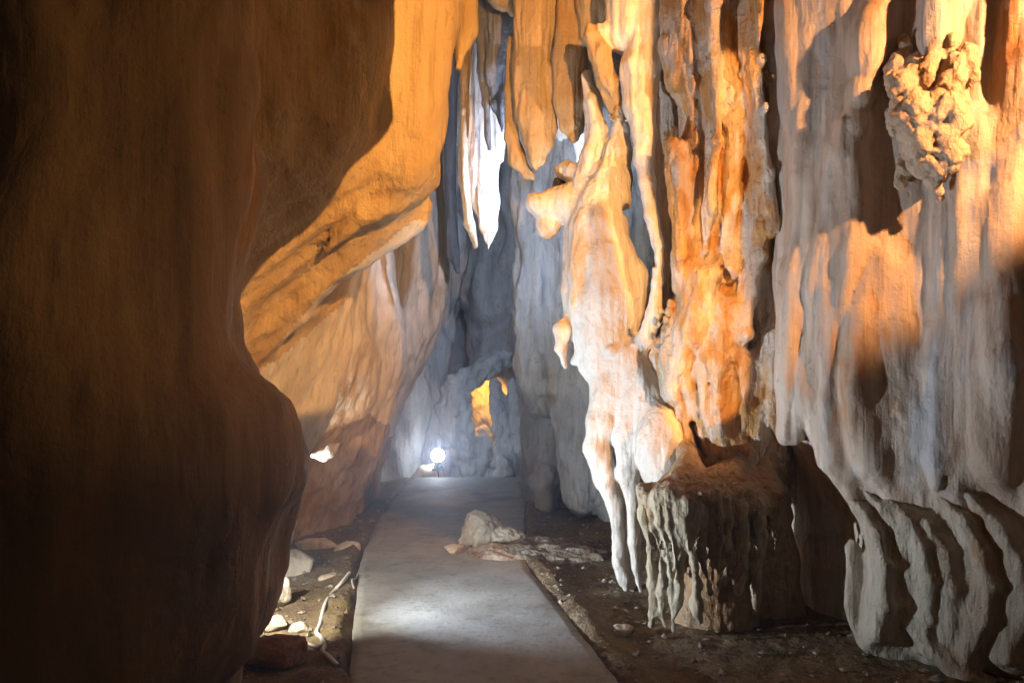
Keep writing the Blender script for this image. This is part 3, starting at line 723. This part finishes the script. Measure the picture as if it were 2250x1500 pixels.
# thin pillar on the right of the hole
A([(1412, 330, 5.5, 20), (1424, 400, 5.48, 17), (1434, 480, 5.46, 16), (1446, 540, 5.45, 13), (1442, 620, 5.45, 14), (1438, 690, 5.46, 17), (1420, 750, 5.5, 22), (1385, 795, 5.55, 26)], .03, 1.0, tag='side_pillar')
# tooth, knee, legs
A([(1258, 700, 5.74, 18), (1240, 730, 5.70, 22), (1230, 770, 5.69, 14), (1238, 806, 5.70, 8)], .025, tag='tooth')
A([(1290, 760, 5.74, 20), (1258, 795, 5.72, 10)], .02, tag='tooth')
A([(1345, 850, 5.6, 46), (1325, 930, 5.55, 38), (1312, 985, 5.54, 30), (1332, 1050, 5.53, 26), (1352, 1110, 5.52, 18), (1358, 1180, 5.52, 12), (1358, 1235, 5.52, 12), (1368, 1272, 5.52, 13), (1376, 1292, 5.53, 7)], .03, tag='leg')
A([(1380, 880, 5.52, 40), (1382, 960, 5.46, 34), (1380, 1040, 5.44, 24), (1390, 1110, 5.43, 14), (1394, 1190, 5.43, 11), (1396, 1250, 5.44, 9), (1406, 1298, 5.44, 6)], .03, tag='leg')
A([(1376, 1000, 5.62, 28), (1378, 1120, 5.62, 20), (1384, 1280, 5.60, 17)], .02, .6)
A([(1380, 790, 5.55, 40), (1402, 835, 5.5, 42), (1422, 880, 5.45, 46), (1436, 930, 5.40, 48)], .06)
cs.ball(1455, 990, 5.28, 66, 96, 50, k=.04)
cs.ball(1480, 1000, 5.3, 50, 80, 40, k=.04)
cs.ball(1343, 770, 5.475, 12, 14, k=.03)
# lamp ledge lump
A([(1280, 440, 5.86, 44), (1250, 446, 5.88, 42), (1222, 450, 5.9, 36), (1185, 452, 5.88, 26), (1172, 448, 5.88, 20)], .03, tag='lamp_ledge')
A([(1215, 470, 5.92, 32), (1205, 495, 5.92, 26), (1200, 510, 5.93, 16)], .03, tag='lamp_ledge')
A([(1244, 374, 5.98, 22), (1262, 380, 5.9, 22), (1285, 385, 5.82, 20)], .03, tag='dome')
# hole
cs.chain([(1384, 458, 5.6, 15), (1392, 462, 5.6, 16)], .02, 8, 'sub')
A([(1406, 500, 5.6, 12), (1418, 560, 5.6, 10), (1428, 590, 5.6, 7)], .015, 8, 'sub')
v, f = cs.mesh()
def cd(v):
    up = np.clip((v[:, 2]-2.6)/.5, 0, 1)
    return .004*flute(v, 34, .12, 66, 1.2)+.012*flute(v, 11, .14, 61)*(.4+.8*up)+.020*fbm(v, 5, 3, 62, .45)+.008*fbm(v, 18, 4, 63, .5, .6)
v = displace(v, f, cd, .03, 2.6, 60)
r = empty('white_column', base_of(v), 'contorted white limestone column with two thin legs, beside the pedestal', 'column')
M_HORN = M_OCHRE
parts_by_tag(r, v, f, {'': M_PALE, 'horn': M_OCHRE}, cs, 'trunk')

# ================================================================== STALACTITES
def stalactite(name, build, mat, label, cat='stalactite', vox=.014, fl=.02, ff=10, seed=1, group=None, k=.03):
    s = Sculpt(vox, k); build(s)
    v, f = s.mesh(None, np.array([9, 99, 5.4]))
    v = displace(v, f, lambda v: fl*flute(v, ff, .07, seed)+.4*fl*flute(v, ff*2.4, .07, seed+3, 1.0)+.008*fbm(v, 9, 3, seed+5, .4), .04, 2.0, seed)
    return one(name, v, f, mat, label, cat, group)

def b1(s):
    s.chain([(1085, -300, 7.3, 60), (1070, 60, 7.3, 42), (1062, 240, 7.3, 40), (1062, 360, 7.3, 38), (1068, 440, 7.3, 30), (1072, 500, 7.3, 18), (1074, 548, 7.3, 3)], .04, .7)
    s.chain([(1100, 180, 7.25, 26), (1100, 300, 7.25, 14), (1102, 350, 7.25, 9)], .03)
stalactite('stalactite', b1, M_PALE, 'longest stalactite, pointed and blazing white, over the far path', seed=71, fl=.018)
def b2(s): s.chain([(1025, -300, 7.0, 26), (1024, 100, 7.0, 12), (1019, 250, 7.0, 10), (1020, 400, 7.0, 10), (1030, 490, 7.0, 10), (1046, 540, 7.0, 5)], .03, 2.0)
stalactite('stalactite', b2, M_OLIVE, 'thin dark olive stalactite against the left edge of the longest white one', seed=75, fl=.010, ff=16)
def b3(s):
    s.chain([(1110, -300, 6.8, 60), (1105, 60, 6.8, 42), (1100, 150, 6.8, 34), (1100, 230, 6.8, 18), (1106, 288, 6.8, 5)], .03, .8)
    s.chain([(1065, 0, 6.85, 28), (1062, 150, 6.85, 14), (1066, 230, 6.85, 8), (1078, 330, 6.85, 4)], .03)
stalactite('stalactite', b3, M_DARKGREY, 'dark fluted drapery hanging in front of the white stalactite, near the ceiling', seed=79, fl=.024)
def b4(s):
    s.chain([(1180, -300, 6.3, 70), (1175, 60, 6.3, 46), (1165, 150, 6.3, 40), (1172, 250, 6.3, 42), (1180, 310, 6.3, 32), (1182, 350, 6.3, 16), (1180, 372, 6.3, 4)], .03, .7)
    s.chain([(1128, 90, 6.4, 14), (1122, 200, 6.4, 14), (1122, 300, 6.4, 16), (1135, 350, 6.4, 20), (1160, 384, 6.4, 12), (1172, 394, 6.4, 4)], .03, .8)
    s.chain([(1212, 150, 6.3, 14), (1214, 280, 6.3, 9), (1215, 322, 6.3, 3)], .02)
stalactite('stalactite', b4, M_OCHRE, 'broad orange stalactite with a flared rounded tip, beside the dark drapery', seed=83, fl=.016)
def b5(s):
    s.chain([(1250, -300, 6.2, 60), (1255, 20, 6.2, 30), (1250, 130, 6.2, 36), (1252, 220, 6.2, 32), (1255, 280, 6.2, 24), (1256, 300, 6.2, 14)], .03, .7)
    s.chain([(1275, 130, 6.2, 14), (1276, 230, 6.2, 12), (1278, 290, 6.2, 4)], .02)
    s.chain([(1320, -300, 6.1, 60), (1312, 10, 6.1, 44), (1296, 80, 6.1, 22)], .03)
stalactite('stalactite', b5, M_OCHRE, 'blunt shadowed stalactite between the broad orange one and the white column', seed=87, fl=.016)
def b6(s):
    s.chain([(1100, -200, 6.5, 70), (1110, -20, 6.5, 40), (1135, 20, 6.5, 14), (1140, 38, 6.5, 5)], .03)
stalactite('stalactite', b6, M_OCHRE, 'short orange rock lip at the top edge above the dark drapery', seed=91, fl=.012)
def b7(s): s.chain([(985, -100, 9.0, 30), (990, 300, 9.0, 16), (992, 440, 9.0, 12), (998, 560, 9.0, 14), (1010, 600, 9.0, 6)], .03)
stalactite('stalactite', b7, M_DARKGREY, 'long dark stalactite deep in the gap behind the orange curtain', seed=95, fl=.02, vox=.025)
def b8(s): s.chain([(1232, 200, 8.2, 30), (1238, 300, 8.2, 24), (1236, 345, 8.2, 8)], .03)
stalactite('stalactite', b8, M_PALE, 'small pale stalactite in the gap just above the column lamp', seed=97, fl=.012, vox=.02)
def b9(s): s.chain([(1275, 200, 7.6, 24), (1278, 300, 7.6, 18), (1276, 360, 7.6, 12)], .03)
stalactite('stalactite', b9, M_PALE, 'bright white sliver of stalactite showing between the blunt one and the white column', seed=99, fl=.012, vox=.02)

# ================================================================== BACK OF THE CAVE
bs_ = Sculpt(0.026, .10)
bs_.chain([(1215, -100, 8.9, 80), (1200, 300, 8.8, 75), (1190, 520, 8.6, 52), (1190, 700, 8.6, 60), (1205, 840, 8.6, 66), (1195, 880, 8.6, 44)], .05)
bs_.chain([(1290, 300, 8.4, 90), (1270, 700, 8.4, 60), (1270, 900, 8.3, 52), (1275, 1010, 8.2, 46), (1285, 1090, 8.1, 48)], .05)
bs_.chain([(1380, 300, 8.2, 90), (1370, 800, 8.2, 80), (1340, 1050, 8.0, 50), (1335, 1130, 8.0, 30)], .10)
bs_.chain([(1195, 1060, 8.6, 34), (1190, 1110, 8.5, 24)], .06)
bs_.chain([(1215, 880, 9.0, 70), (1205, 1140, 9.0, 60)], .08)
v, f = bs_.mesh((-1, 6, -.2), (5, 11, 6))
v = displace(v, f, lambda v: .05*flute(v, 4.5, .16, 101)+.02*flute(v, 11, .12, 104, 1.0)+.07*fbm(v, 3.2, 5, 102, .5, .6), .14, 1.6, 100)
one('grey_rock_column', v, f, M_GREY, 'massive grey fluted rock column standing right of the far path', 'rock column')

q = Sculpt(.05, .1); q.slab([(1180, -500), (2100, -500), (2100, 1250), (1180, 1250)], 10.6, .3, .2, gx=-.2)
v, f = q.mesh((-1, 8, -.3), (3.8, 13, 6)); v = displace(v, f, lambda v: .08*flute(v, 2.5, .3, 5)+.05*fbm(v, 3, 4, 7), .1, 1, 3)
one('cave_wall_rear_right', v, f, M_BROWN, kind='structure')
# far chamber wall
fs = Sculpt(0.06, .2)
fs.slab([(400, -600), (1800, -600), (1800, 1350), (400, 1350)], 15.0, .6, .3, gx=-.1)
fs.chain([(1050, -200, 14.0, 70), (1030, 300, 13.9, 60), (1050, 600, 13.7, 60), (1090, 800, 13.6, 60), (1080, 1150, 13.6, 70)], .3)
fs.chain([(1120, -200, 13.4, 40), (1130, 400, 13.3, 36), (1130, 700, 13.4, 36), (1120, 1150, 13.4, 40)], .3)
fs.chain([(980, 0, 12.8, 60), (970, 500, 12.7, 50), (940, 760, 12.8, 44), (920, 1150, 12.8, 50)], .3)
fs.chain([(900, 0, 12.4, 60), (890, 700, 12.2, 50), (880, 1050, 12, 50)], .2)
fs.chain([(1180, 700, 13, 60), (1190, 1100, 13, 60)], .2)
v, f = fs.mesh((-5, 11, -1.2), (5, 17, 6.5))
v = displace(v, f, lambda v: .12*flute(v, 2.2, .25, 111)+.12*fbm(v, 2.6, 5, 112, .6, .6), .15, .9, 110)
one('cave_wall_back', v, f, M_GREY, kind='structure')

# rock arch with the glowing niche
s = Sculpt(0.022, .05)
s.chain([(990, 960, 12.5, 22), (985, 900, 12.5, 26), (1005, 850, 12.5, 28), (1045, 825, 12.5, 26), (1085, 800, 12.5, 28), (1108, 790, 12.5, 20)], .07)
s.chain([(1012, 870, 12.5, 22), (1022, 930, 12.5, 18), (1030, 1000, 12.5, 18), (1050, 1080, 12.5, 30)], .07)
s.chain([(1060, 960, 12.6, 24), (1060, 1080, 12.6, 30)], .05)
s.chain([(1090, 850, 12.4, 14), (1100, 910, 12.3, 20), (1110, 980, 12.3, 24), (1110, 1080, 12.3, 34)], .06)
s.chain([(1125, 850, 12.4, 14), (1145, 930, 12.2, 22), (1150, 1000, 12.2, 20), (1150, 1080, 12.2, 26)], .06)
s.chain([(1110, 1020, 11.9, 20), (1112, 1080, 11.9, 24)], .05)
s.chain([(1000, 1000, 13.0, 40), (1000, 1090, 13.0, 50)], .05)
s.slab([(1030, 830), (1100, 830), (1100, 960), (1030, 960)], 13.2, .12, .08)
v, f = s.mesh((-3, 10, -.9), (3, 14, 5))
v = displace(v, f, lambda v: .065*fbm(v, 5.5, 5, 122, 1, .6)+.04*flute(v, 6, .5, 121), .07, 2.5, 120)
one('rock_arch', v, f, M_GREY, 'rugged grey rock arch round an orange glowing niche at the far end', 'rock arch')
s = Sculpt(.03, .05)
s.chain([(905, 1052, 11.25, 6), (930, 1036, 11.3, 14), (955, 1040, 11.4, 22)], .04)
v, f = s.mesh(); v = displace(v, f, lambda v: .02*fbm(v, 6, 3, 4))
one('wedge_rock', v, f, M_STONE, 'pale wedge of rock on the floor just left of the far lamp', 'rock')

# ================================================================== FLOOR AND PATH
def grid_sheet(xs, ys, hfun):
    X, Y = np.meshgrid(xs, ys, indexing='ij')
    p = np.stack([X.ravel(), Y.ravel(), np.zeros(X.size)], 1).astype(np.float32)
    p[:, 2] = hfun(p)
    i = np.arange(X.size).reshape(X.shape)
    f = np.stack([i[:-1, :-1].ravel(), i[1:, :-1].ravel(), i[1:, 1:].ravel(), i[:-1, 1:].ravel()], 1)
    return p, f
PY = [-1.5, 3.875, 4.52, 6.2, 7.98, 9.4, 10.85]
PL = [.20, -.786, -.905, -1.18, -1.345, -1.38, -1.36]
PR = [1.46, .505, .40, .09, .12, .16, .17]
def floor_h(p):
    x, y = p[:, 0], p[:, 1]
    l = np.interp(y, PY, PL); r_ = np.interp(y, PY, PR)
    out = np.maximum(np.maximum(l-x, x-r_), 0)
    rough = np.clip(out/.12, 0, 1)
    h = -.05+rough*(.035*fbm(p, 1.6, 4, 131)+.012*fbm(p, 9, 4, 133)+.006*fbm(p, 26, 2, 134))
    sd = np.maximum(l-x, x-r_)
    h += .068*np.clip((sd+.02+.11*fbm(p, 2.6, 4, 138))/.07, 0, 1)*np.clip((sd+.12)/.04, 0, 1)*np.clip((.3-sd)/.3, 0, 1)
    h += np.clip(out-.25, 0, 2)*.05 + np.clip(out/.10, 0, 1)*(.035+.05*fbm(p, 3.0, 3, 137))*np.clip((.5-out)/.4, 0, 1)
    drop = np.clip((y-10.9)/.25, 0, 1)
    return h - drop*.45
xs = np.concatenate([np.arange(-6, -2.6, .2), np.arange(-2.6, 2.9, .022), np.arange(2.9, 6.2, .2)])
ys = np.concatenate([np.arange(-6, 3.2, .2), np.arange(3.2, 7.5, .022), np.arange(7.5, 11.6, .06), np.arange(11.6, 17.2, .3)])
v, f = grid_sheet(xs, ys, floor_h)
one('cave_floor', v, f, M_DIRT, kind='structure')

# path: a raised concrete strip with worn, slightly wandering edges and real sides
yy = np.arange(-1.5, 10.86, .05); nx = 26
def path_rows():
    l = np.interp(yy, PY, PL); r_ = np.interp(yy, PY, PR)
    kern = np.ones(13)/13
    l = np.convolve(np.pad(l, 6, 'edge'), kern, 'valid'); r_ = np.convolve(np.pad(r_, 6, 'edge'), kern, 'valid')
    q = np.stack([yy*0, yy, yy*0], 1)
    l = l + .022*fbm(q, 2.5, 4, 141)+.010*fbm(q, 11, 3, 144); r_ = r_ + .022*fbm(q, 2.5, 4, 142)+.010*fbm(q, 11, 3, 145)
    t = np.linspace(0, 1, nx)
    X = l[:, None]*(1-t)+r_[:, None]*t; Y = np.repeat(yy[:, None], nx, 1)
    p = np.stack([X.ravel(), Y.ravel(), X.ravel()*0], 1)
    h = (.012+.010*fbm(p, 1.1, 3, 143)+.003*fbm(p, 8, 3, 146)).reshape(X.shape)
    # sides
    X = np.concatenate([l[:, None]-.012, l[:, None]-.004, X, r_[:, None]+.004, r_[:, None]+.012], 1)
    Y = np.concatenate([Y[:, :2], Y, Y[:, :2]], 1)
    Z = np.concatenate([h[:, :1]*0-.12, h[:, :1]-.012, h, h[:, -1:]-.012, h[:, :1]*0-.12], 1)
    p = np.stack([X.ravel(), Y.ravel(), Z.ravel()], 1).astype(np.float32)
    i = np.arange(X.size).reshape(X.shape)
    # last row: the step down
    f = np.stack([i[:-1, :-1].ravel(), i[:-1, 1:].ravel(), i[1:, 1:].ravel(), i[1:, :-1].ravel()], 1)
    return p, f
v, f = path_rows()
one('concrete_path', v, f, M_CONC, kind='structure')

# ================================================================== ROCKS
def rock(name, px, py, d, rx, ry, rz, seed, mat, label, cat='rock', cuts=7, vox=.012, rot=0, rough=.010, z0=None):
    rg = np.random.RandomState(seed)
    c0 = P(px, py, d)
    if z0 is not None: c0[2] = z0
    n = [int(2.6*a/vox)+4 for a in (rx, ry, rz)]
    ax = [(np.arange(k)-k/2)*vox for k in n]
    X, Y, Z = np.meshgrid(*ax, indexing='ij')
    ca, sa = math.cos(rot), math.sin(rot)
    q = np.sqrt(((X)/rx)**2+(Y/ry)**2+(Z/rz)**2)
    phi = (q-1)*min(rx, ry, rz)
    for i in range(cuts):
        nn = rg.normal(size=3); nn /= np.linalg.norm(nn)
        ext = math.sqrt((nn[0]*rx)**2+(nn[1]*ry)**2+(nn[2]*rz)**2)
        phi = np.maximum(phi, X*nn[0]+Y*nn[1]+Z*nn[2]-ext*rg.uniform(.45, .78))
    v, f = surface_nets(phi.astype(np.float32), np.array([a[0] for a in ax]), vox)
    v = np.stack([v[:, 0]*ca-v[:, 1]*sa, v[:, 0]*sa+v[:, 1]*ca, v[:, 2]], 1).astype(np.float32)+c0.astype(np.float32)
    v = displace(v, f, lambda v: rough*fbm(v, 14, 4, seed)+.6*rough*fbm(v, 45, 2, seed+4))
    return one(name, v, f, mat, label, cat)

rock('broken_rock', 606, 1318, 5.25, .13, .11, .13, 3, M_STONE, 'angular white lit rock beside the dark pillar, left of the path', z0=.03)
rock('flat_broken_rock', 600, 1375, 4.75, .17, .11, .055, 5, M_STONE, 'flat yellowish broken rock lying below the white angular rock', z0=-.01)
rock('broken_rock', 655, 1385, 4.70, .08, .07, .04, 6, M_STONE, 'small jagged yellow rock between the flat rock and the conduit', z0=-.015)
rock('brown_boulder', 615, 1440, 4.22, .22, .14, .10, 8, M_RUST, 'low rusty brown boulder in front of the yellow broken rocks', z0=.01, rough=.014)
rock('flat_stone', 733, 1265, 5.85, .11, .10, .035, 9, M_STONE, 'flat pale stone at the upper end of the conduit', z0=-.02)
rock('boulder', 650, 1255, 6.1, .26, .22, .15, 12, M_TAN, 'broad dull tan boulder behind the white angular rock', z0=.0, vox=.016)
rock('boulder', 770, 1205, 6.7, .14, .12, .07, 14, M_TAN, 'small dark boulder beside the path edge, past the flat stone', z0=-.01, vox=.016)
rock('boulder', 700, 1215, 6.9, .24, .16, .06, 15, M_TAN, 'low dark rock lying at the foot of the leaning slab', z0=-.02, vox=.016)
rock('stone', 1370, 1385, 4.65, .085, .06, .045, 17, M_STONE, 'pale irregular stone on the dirt in front of the pedestal', z0=-.01)
rock('stone', 1828, 1395, 4.55, .04, .04, .04, 19, M_RUST, 'small reddish stone lying just left of the rock ribs', z0=-.01)
rock('boulder', 1150, 1060, 10.4, .18, .18, .10, 21, M_GREY, 'low grey boulder at the right end of the far step', z0=0, vox=.02)

# pale rocks and rubble lying across the path edge
rock('pale_rock', 1048, 1170, 6.85, .22, .19, .19, 31, M_STONE, 'pale humped rock standing on the path beside the rubble', z0=.10, vox=.014, rough=.03, cuts=4)
rock('pale_rock', 1108, 1180, 6.80, .20, .15, .12, 34, M_STONE, 'low rounded pinkish rock touching the right side of the humped rock', z0=.05, vox=.014, rough=.03, cuts=3)
rock('pale_rock', 1000, 1210, 6.55, .12, .09, .04, 36, M_STONE, 'small flat pale rock at the left foot of the humped rock', z0=.03, vox=.012, rough=.014)
s = Sculpt(.014, .05)
s.add(Ball((.02, 6.50, -.02), (.42, .26, .10))); s.add(Ball((.45, 6.52, -.03), (.36, .20, .08)))
s.add(Ball((.30, 6.75, -.02), (.30, .18, .09))); s.add(Ball((-.12, 6.45, 0), (.22, .14, .09)))
v, f = s.mesh((-3, 4, -.06), (3, 9, 3))
v = displace(v, f, lambda v: .02*fbm(v, 6, 4, 151)+.030*(np.abs(pn(v[:, 0]*4, v[:, 1]*16, v[:, 2]*3, 152))*2.4-.5)+.02*(.5-worley(v, 16, 4)), .05, 3, 150)
one('rubble_patch', v, f, M_RUBBLE, 'flat patch of broken striped rubble spilling off the right edge of the path', 'rubble')

# gravel on the dirt
rg = np.random.RandomState(77)
V = []; Fc = []
ico_v = np.array([(0, 0, 1), (.9, 0, .2), (.28, .85, .2), (-.72, .53, .2), (-.72, -.53, .2), (.28, -.85, .2), (0, 0, -.7)], np.float32)
ico_f = np.array([(0, 1, 2), (0, 2, 3), (0, 3, 4), (0, 4, 5), (0, 5, 1), (6, 2, 1), (6, 3, 2), (6, 4, 3), (6, 5, 4), (6, 1, 5)])
k = 0
while k < 2600:
    y = rg.uniform(3.7, 8.5); x = rg.uniform(-2.2, 2.4)
    l = np.interp(y, PY, PL); r_ = np.interp(y, PY, PR)
    if l-.02 < x < r_+.02:
        if rg.rand() > .04: continue
        sz = rg.uniform(.003, .008)
    else: sz = .005+.032*rg.rand()**5
    z = floor_h(np.array([[x, y, 0]], np.float32))[0] if not (l < x < r_) else .014
    a = rg.uniform(0, 6.3); jit = rg.uniform(.65, 1.3, (7, 1))
    q = ico_v*jit*sz*np.array([1, rg.uniform(.6, 1), rg.uniform(.4, .8)])
    q = np.stack([q[:, 0]*math.cos(a)-q[:, 1]*math.sin(a), q[:, 0]*math.sin(a)+q[:, 1]*math.cos(a), q[:, 2]], 1)+np.array([x, y, z+sz*.2])
    V.append(q); Fc.append(ico_f+7*k); k += 1
one('gravel', np.concatenate(V).astype(np.float32), np.concatenate(Fc), M_RUBBLE, 'small loose gravel scattered over the dirt beside the path', 'gravel', kind='stuff', smooth=False)

# ================================================================== CONDUIT, BAND, LAMPS
def tube(name, pts, r, mat, parent=None, seg=10, **kw):
    p = np.array(pts, np.float64)
    # resample smoothly
    t = np.linspace(0, len(p)-1, (len(p)-1)*6+1); i = np.clip(t.astype(int), 0, len(p)-2); u = (t-i)[:, None]
    g = lambda j: p[np.clip(j, 0, len(p)-1)]
    p0, p1, p2, p3 = g(i-1), g(i), g(i+1), g(i+2)
    q = .5*((2*p1)+(-p0+p2)*u+(2*p0-5*p1+4*p2-p3)*u*u+(-p0+3*p1-3*p2+p3)*u**3)
    tg = np.gradient(q, axis=0); tg /= np.linalg.norm(tg, axis=1)[:, None]
    up = np.array([.13, .21, .97]); a = np.cross(tg, up); a /= np.linalg.norm(a, axis=1)[:, None]; b = np.cross(tg, a)
    th = np.arange(seg)/seg*2*math.pi
    v = (q[:, None]+r*(np.cos(th)[None, :, None]*a[:, None]+np.sin(th)[None, :, None]*b[:, None])).reshape(-1, 3)
    f = []
    for k in range(len(q)-1):
        for j in range(seg): f.append((k*seg+j, k*seg+(j+1) % seg, (k+1)*seg+(j+1) % seg, (k+1)*seg+j))
    n0 = len(v); v = np.vstack([v, q[0], q[-1]])
    for j in range(seg): f.append((n0, n0, (j+1) % seg, j)); f.append((n0+1, n0+1, (len(q)-1)*seg+j, (len(q)-1)*seg+(j+1) % seg))
    f = np.array(f); quad = f[f[:, 0] != f[:, 1]]
    if parent is None: return one(name, v.astype(np.float32), quad, mat, kw.get('label'), kw.get('cat'))
    return link(name, make_mesh(name, v-np.array(parent.location), quad, mat), parent)

def G(px, py, h=0.012):      # a point on the ground seen at a pixel
    d = (EYE-h)*F/(py-HOR); p = P(px, py, d); p[2] = float(floor_h(np.array([p], np.float32))[0])+.010+(h-.012)*.5; return p
tube('conduit', [G(768, 1262, .05), G(750, 1277, .045), G(733, 1292), G(715, 1325), G(703, 1360), G(696, 1388), G(706, 1402), G(713, 1420), G(708, 1438), G(722, 1455), G(742, 1472)], .013, M_PIPE,
     label='pale bent conduit lying on the dirt along the left side of the path', cat='conduit')
tube('conduit', [G(674, 1408), G(690, 1413), G(704, 1422)], .010, M_PIPE, label='short pale conduit end poking out from under the brown boulder', cat='conduit')
tube('cable', [G(790, 1238, .02), G(782, 1260, .04), G(773, 1276, .03), G(777, 1290, .03)], .006, M_PIPE, label='thin pale cable at the edge of the concrete path', cat='cable')

# band round the column tip and the cable running down from it
c0 = P(1364, 258, 5.62); th = np.linspace(math.radians(150), math.radians(400), 12)
ring = [(c0[0]+.082*math.cos(a), c0[1]-.02+.075*math.sin(a)*-1, c0[2]+.010-.022*abs(math.sin(a))) for a in th]
tube('metal_band', ring, .009, M_BAND, label='thin pale band hooked round the tip of the orange horn on the white column', cat='band')
tube('cable', [P(1342, 300, 5.58), P(1332, 320, 5.60), P(1326, 350, 5.60), P(1312, 378, 5.60), P(1292, 390, 5.62)], .007, M_CABLE, label='grey cable running down the white column below the metal band', cat='cable')

def box_mesh(sx, sy, sz, bev=.006):
    import bmesh
    bm = bmesh.new(); bmesh.ops.create_cube(bm, size=1.0)
    bmesh.ops.scale(bm, vec=(sx, sy, sz), verts=bm.verts)
    bmesh.ops.bevel(bm, geom=list(bm.edges), offset=bev, segments=2, affect='EDGES')
    return bm
def bm_obj(name, bm, mat, parent, loc, rot=(0, 0, 0)):
    me = bpy.data.meshes.new(name); bm.to_mesh(me); bm.free(); me.materials.append(mat)
    o = link(name, me, parent, loc); o.rotation_euler = rot; return o
def floodlight(loc, aim, label, size=.17, lens=True):
    r = empty('floodlight', loc, label, 'floodlight', 'cave floodlights')
    d = Vector(aim)-Vector(loc); r.rotation_euler = d.to_track_quat('Y', 'Z').to_euler()
    h = bm_obj('housing', box_mesh(size, size*.35, size*.8), M_HOUSING, r, (0, 0, 0))
    for i in range(4): bm_obj('cooling_fin', box_mesh(size*.04, size*.18, size*.66, .001), M_HOUSING, h, (size*(-.3+.2*i), -size*.24, 0))
    bm_obj('front_frame', box_mesh(size*1.04, size*.05, size*.84, .003), M_WHITEPAINT, r, (0, size*.18, 0))
    bm_obj('lens', box_mesh(size*.86, size*.02, size*.66, .002), M_GLASS_ON, r, (0, size*.21, 0))
    for sx in (-1, 1): bm_obj('bracket', box_mesh(size*.05, size*.12, size*1.0, .002), M_HOUSING, r, (sx*size*.56, -size*.02, -size*.30))
    return r
p = P(962, 1000, 11.28)
r = empty('floodlight', p, 'blazing white floodlight standing on the floor at the far end of the path', 'floodlight', 'cave floodlights')
import bmesh
bm = bmesh.new(); bmesh.ops.create_uvsphere(bm, u_segments=24, v_segments=16, radius=.095); bm_obj('globe', bm, M_GLASS_ON, r, (0, 0, 0))
bm = bmesh.new(); bmesh.ops.create_cone(bm, cap_ends=True, segments=20, radius1=.06, radius2=.045, depth=.10); bm_obj('socket', bm, M_HOUSING, r, (0, .0, -.13))
bm_obj('base_plate', box_mesh(.16, .16, .02, .004), M_HOUSING, r, (0, 0, -.19))
tube('lamp_stand', [p+np.array([0, .0, -.20]), p+np.array([0.01, .0, -.40]), p+np.array([0, .0, -.80])], .012, M_HOUSING, label='thin dark stand carrying the far floodlight', cat='lamp stand')
p = P(1233, 404, 6.02); floodlight(p, P(1190, 395, 8.0), 'small boxy floodlight resting on the ledge of the white column', .11)

# ================================================================== CAVE SHELL OUT OF VIEW
def shell(name, xs, ys, zf, mat):
    v, f = grid_sheet(xs, ys, zf)
    return v, f
v, f = grid_sheet(np.arange(-6, 6.3, .25), np.arange(-2.5, 17.3, .25), lambda p: 5.1+.5*fbm(p, .6, 4, 161)+.2*np.abs(fbm(p, 2, 3, 162)))
one('cave_ceiling', v, f[:, ::-1], M_TAN, kind='structure')
for nm, x0, sd in (('cave_wall_outer_left', -3.3, 1), ('cave_wall_outer_right', 3.9, -1)):
    v, f = grid_sheet(np.arange(-2.5, 17.3, .25), np.arange(-.8, 6.2, .25), lambda p: .5*fbm(p, .7, 4, 171+sd))
    v = np.stack([x0+v[:, 2]*sd, v[:, 0], v[:, 1]], 1)
    one(nm, v, f, M_BROWN, kind='structure')

# ================================================================== HAZE ADDED FOR THE FAR LAMP'S HALO
bm = bmesh.new(); bmesh.ops.create_cube(bm, size=1.0)
hz = bpy.data.meshes.new('haze'); 
bmesh.ops.scale(bm, vec=(14, 28, 9.5), verts=bm.verts); bm.to_mesh(hz); bm.free()
ho = link('haze', hz, None, (0, 7.0, 3.0)); ho['kind'] = 'stuff'
hm = bpy.data.materials.new('lamp_halo_haze'); hm.use_nodes = True
hm.node_tree.nodes.remove(hm.node_tree.nodes['Principled BSDF'])
pv = hm.node_tree.nodes.new('ShaderNodeVolumePrincipled'); pv.inputs['Density'].default_value = 0.012; pv.inputs['Color'].default_value = (.9, .93, 1, 1); pv.inputs['Anisotropy'].default_value = 0.75
hm.node_tree.links.new(pv.outputs[0], hm.node_tree.nodes['Material Output'].inputs['Volume'])
hz.materials.append(hm)
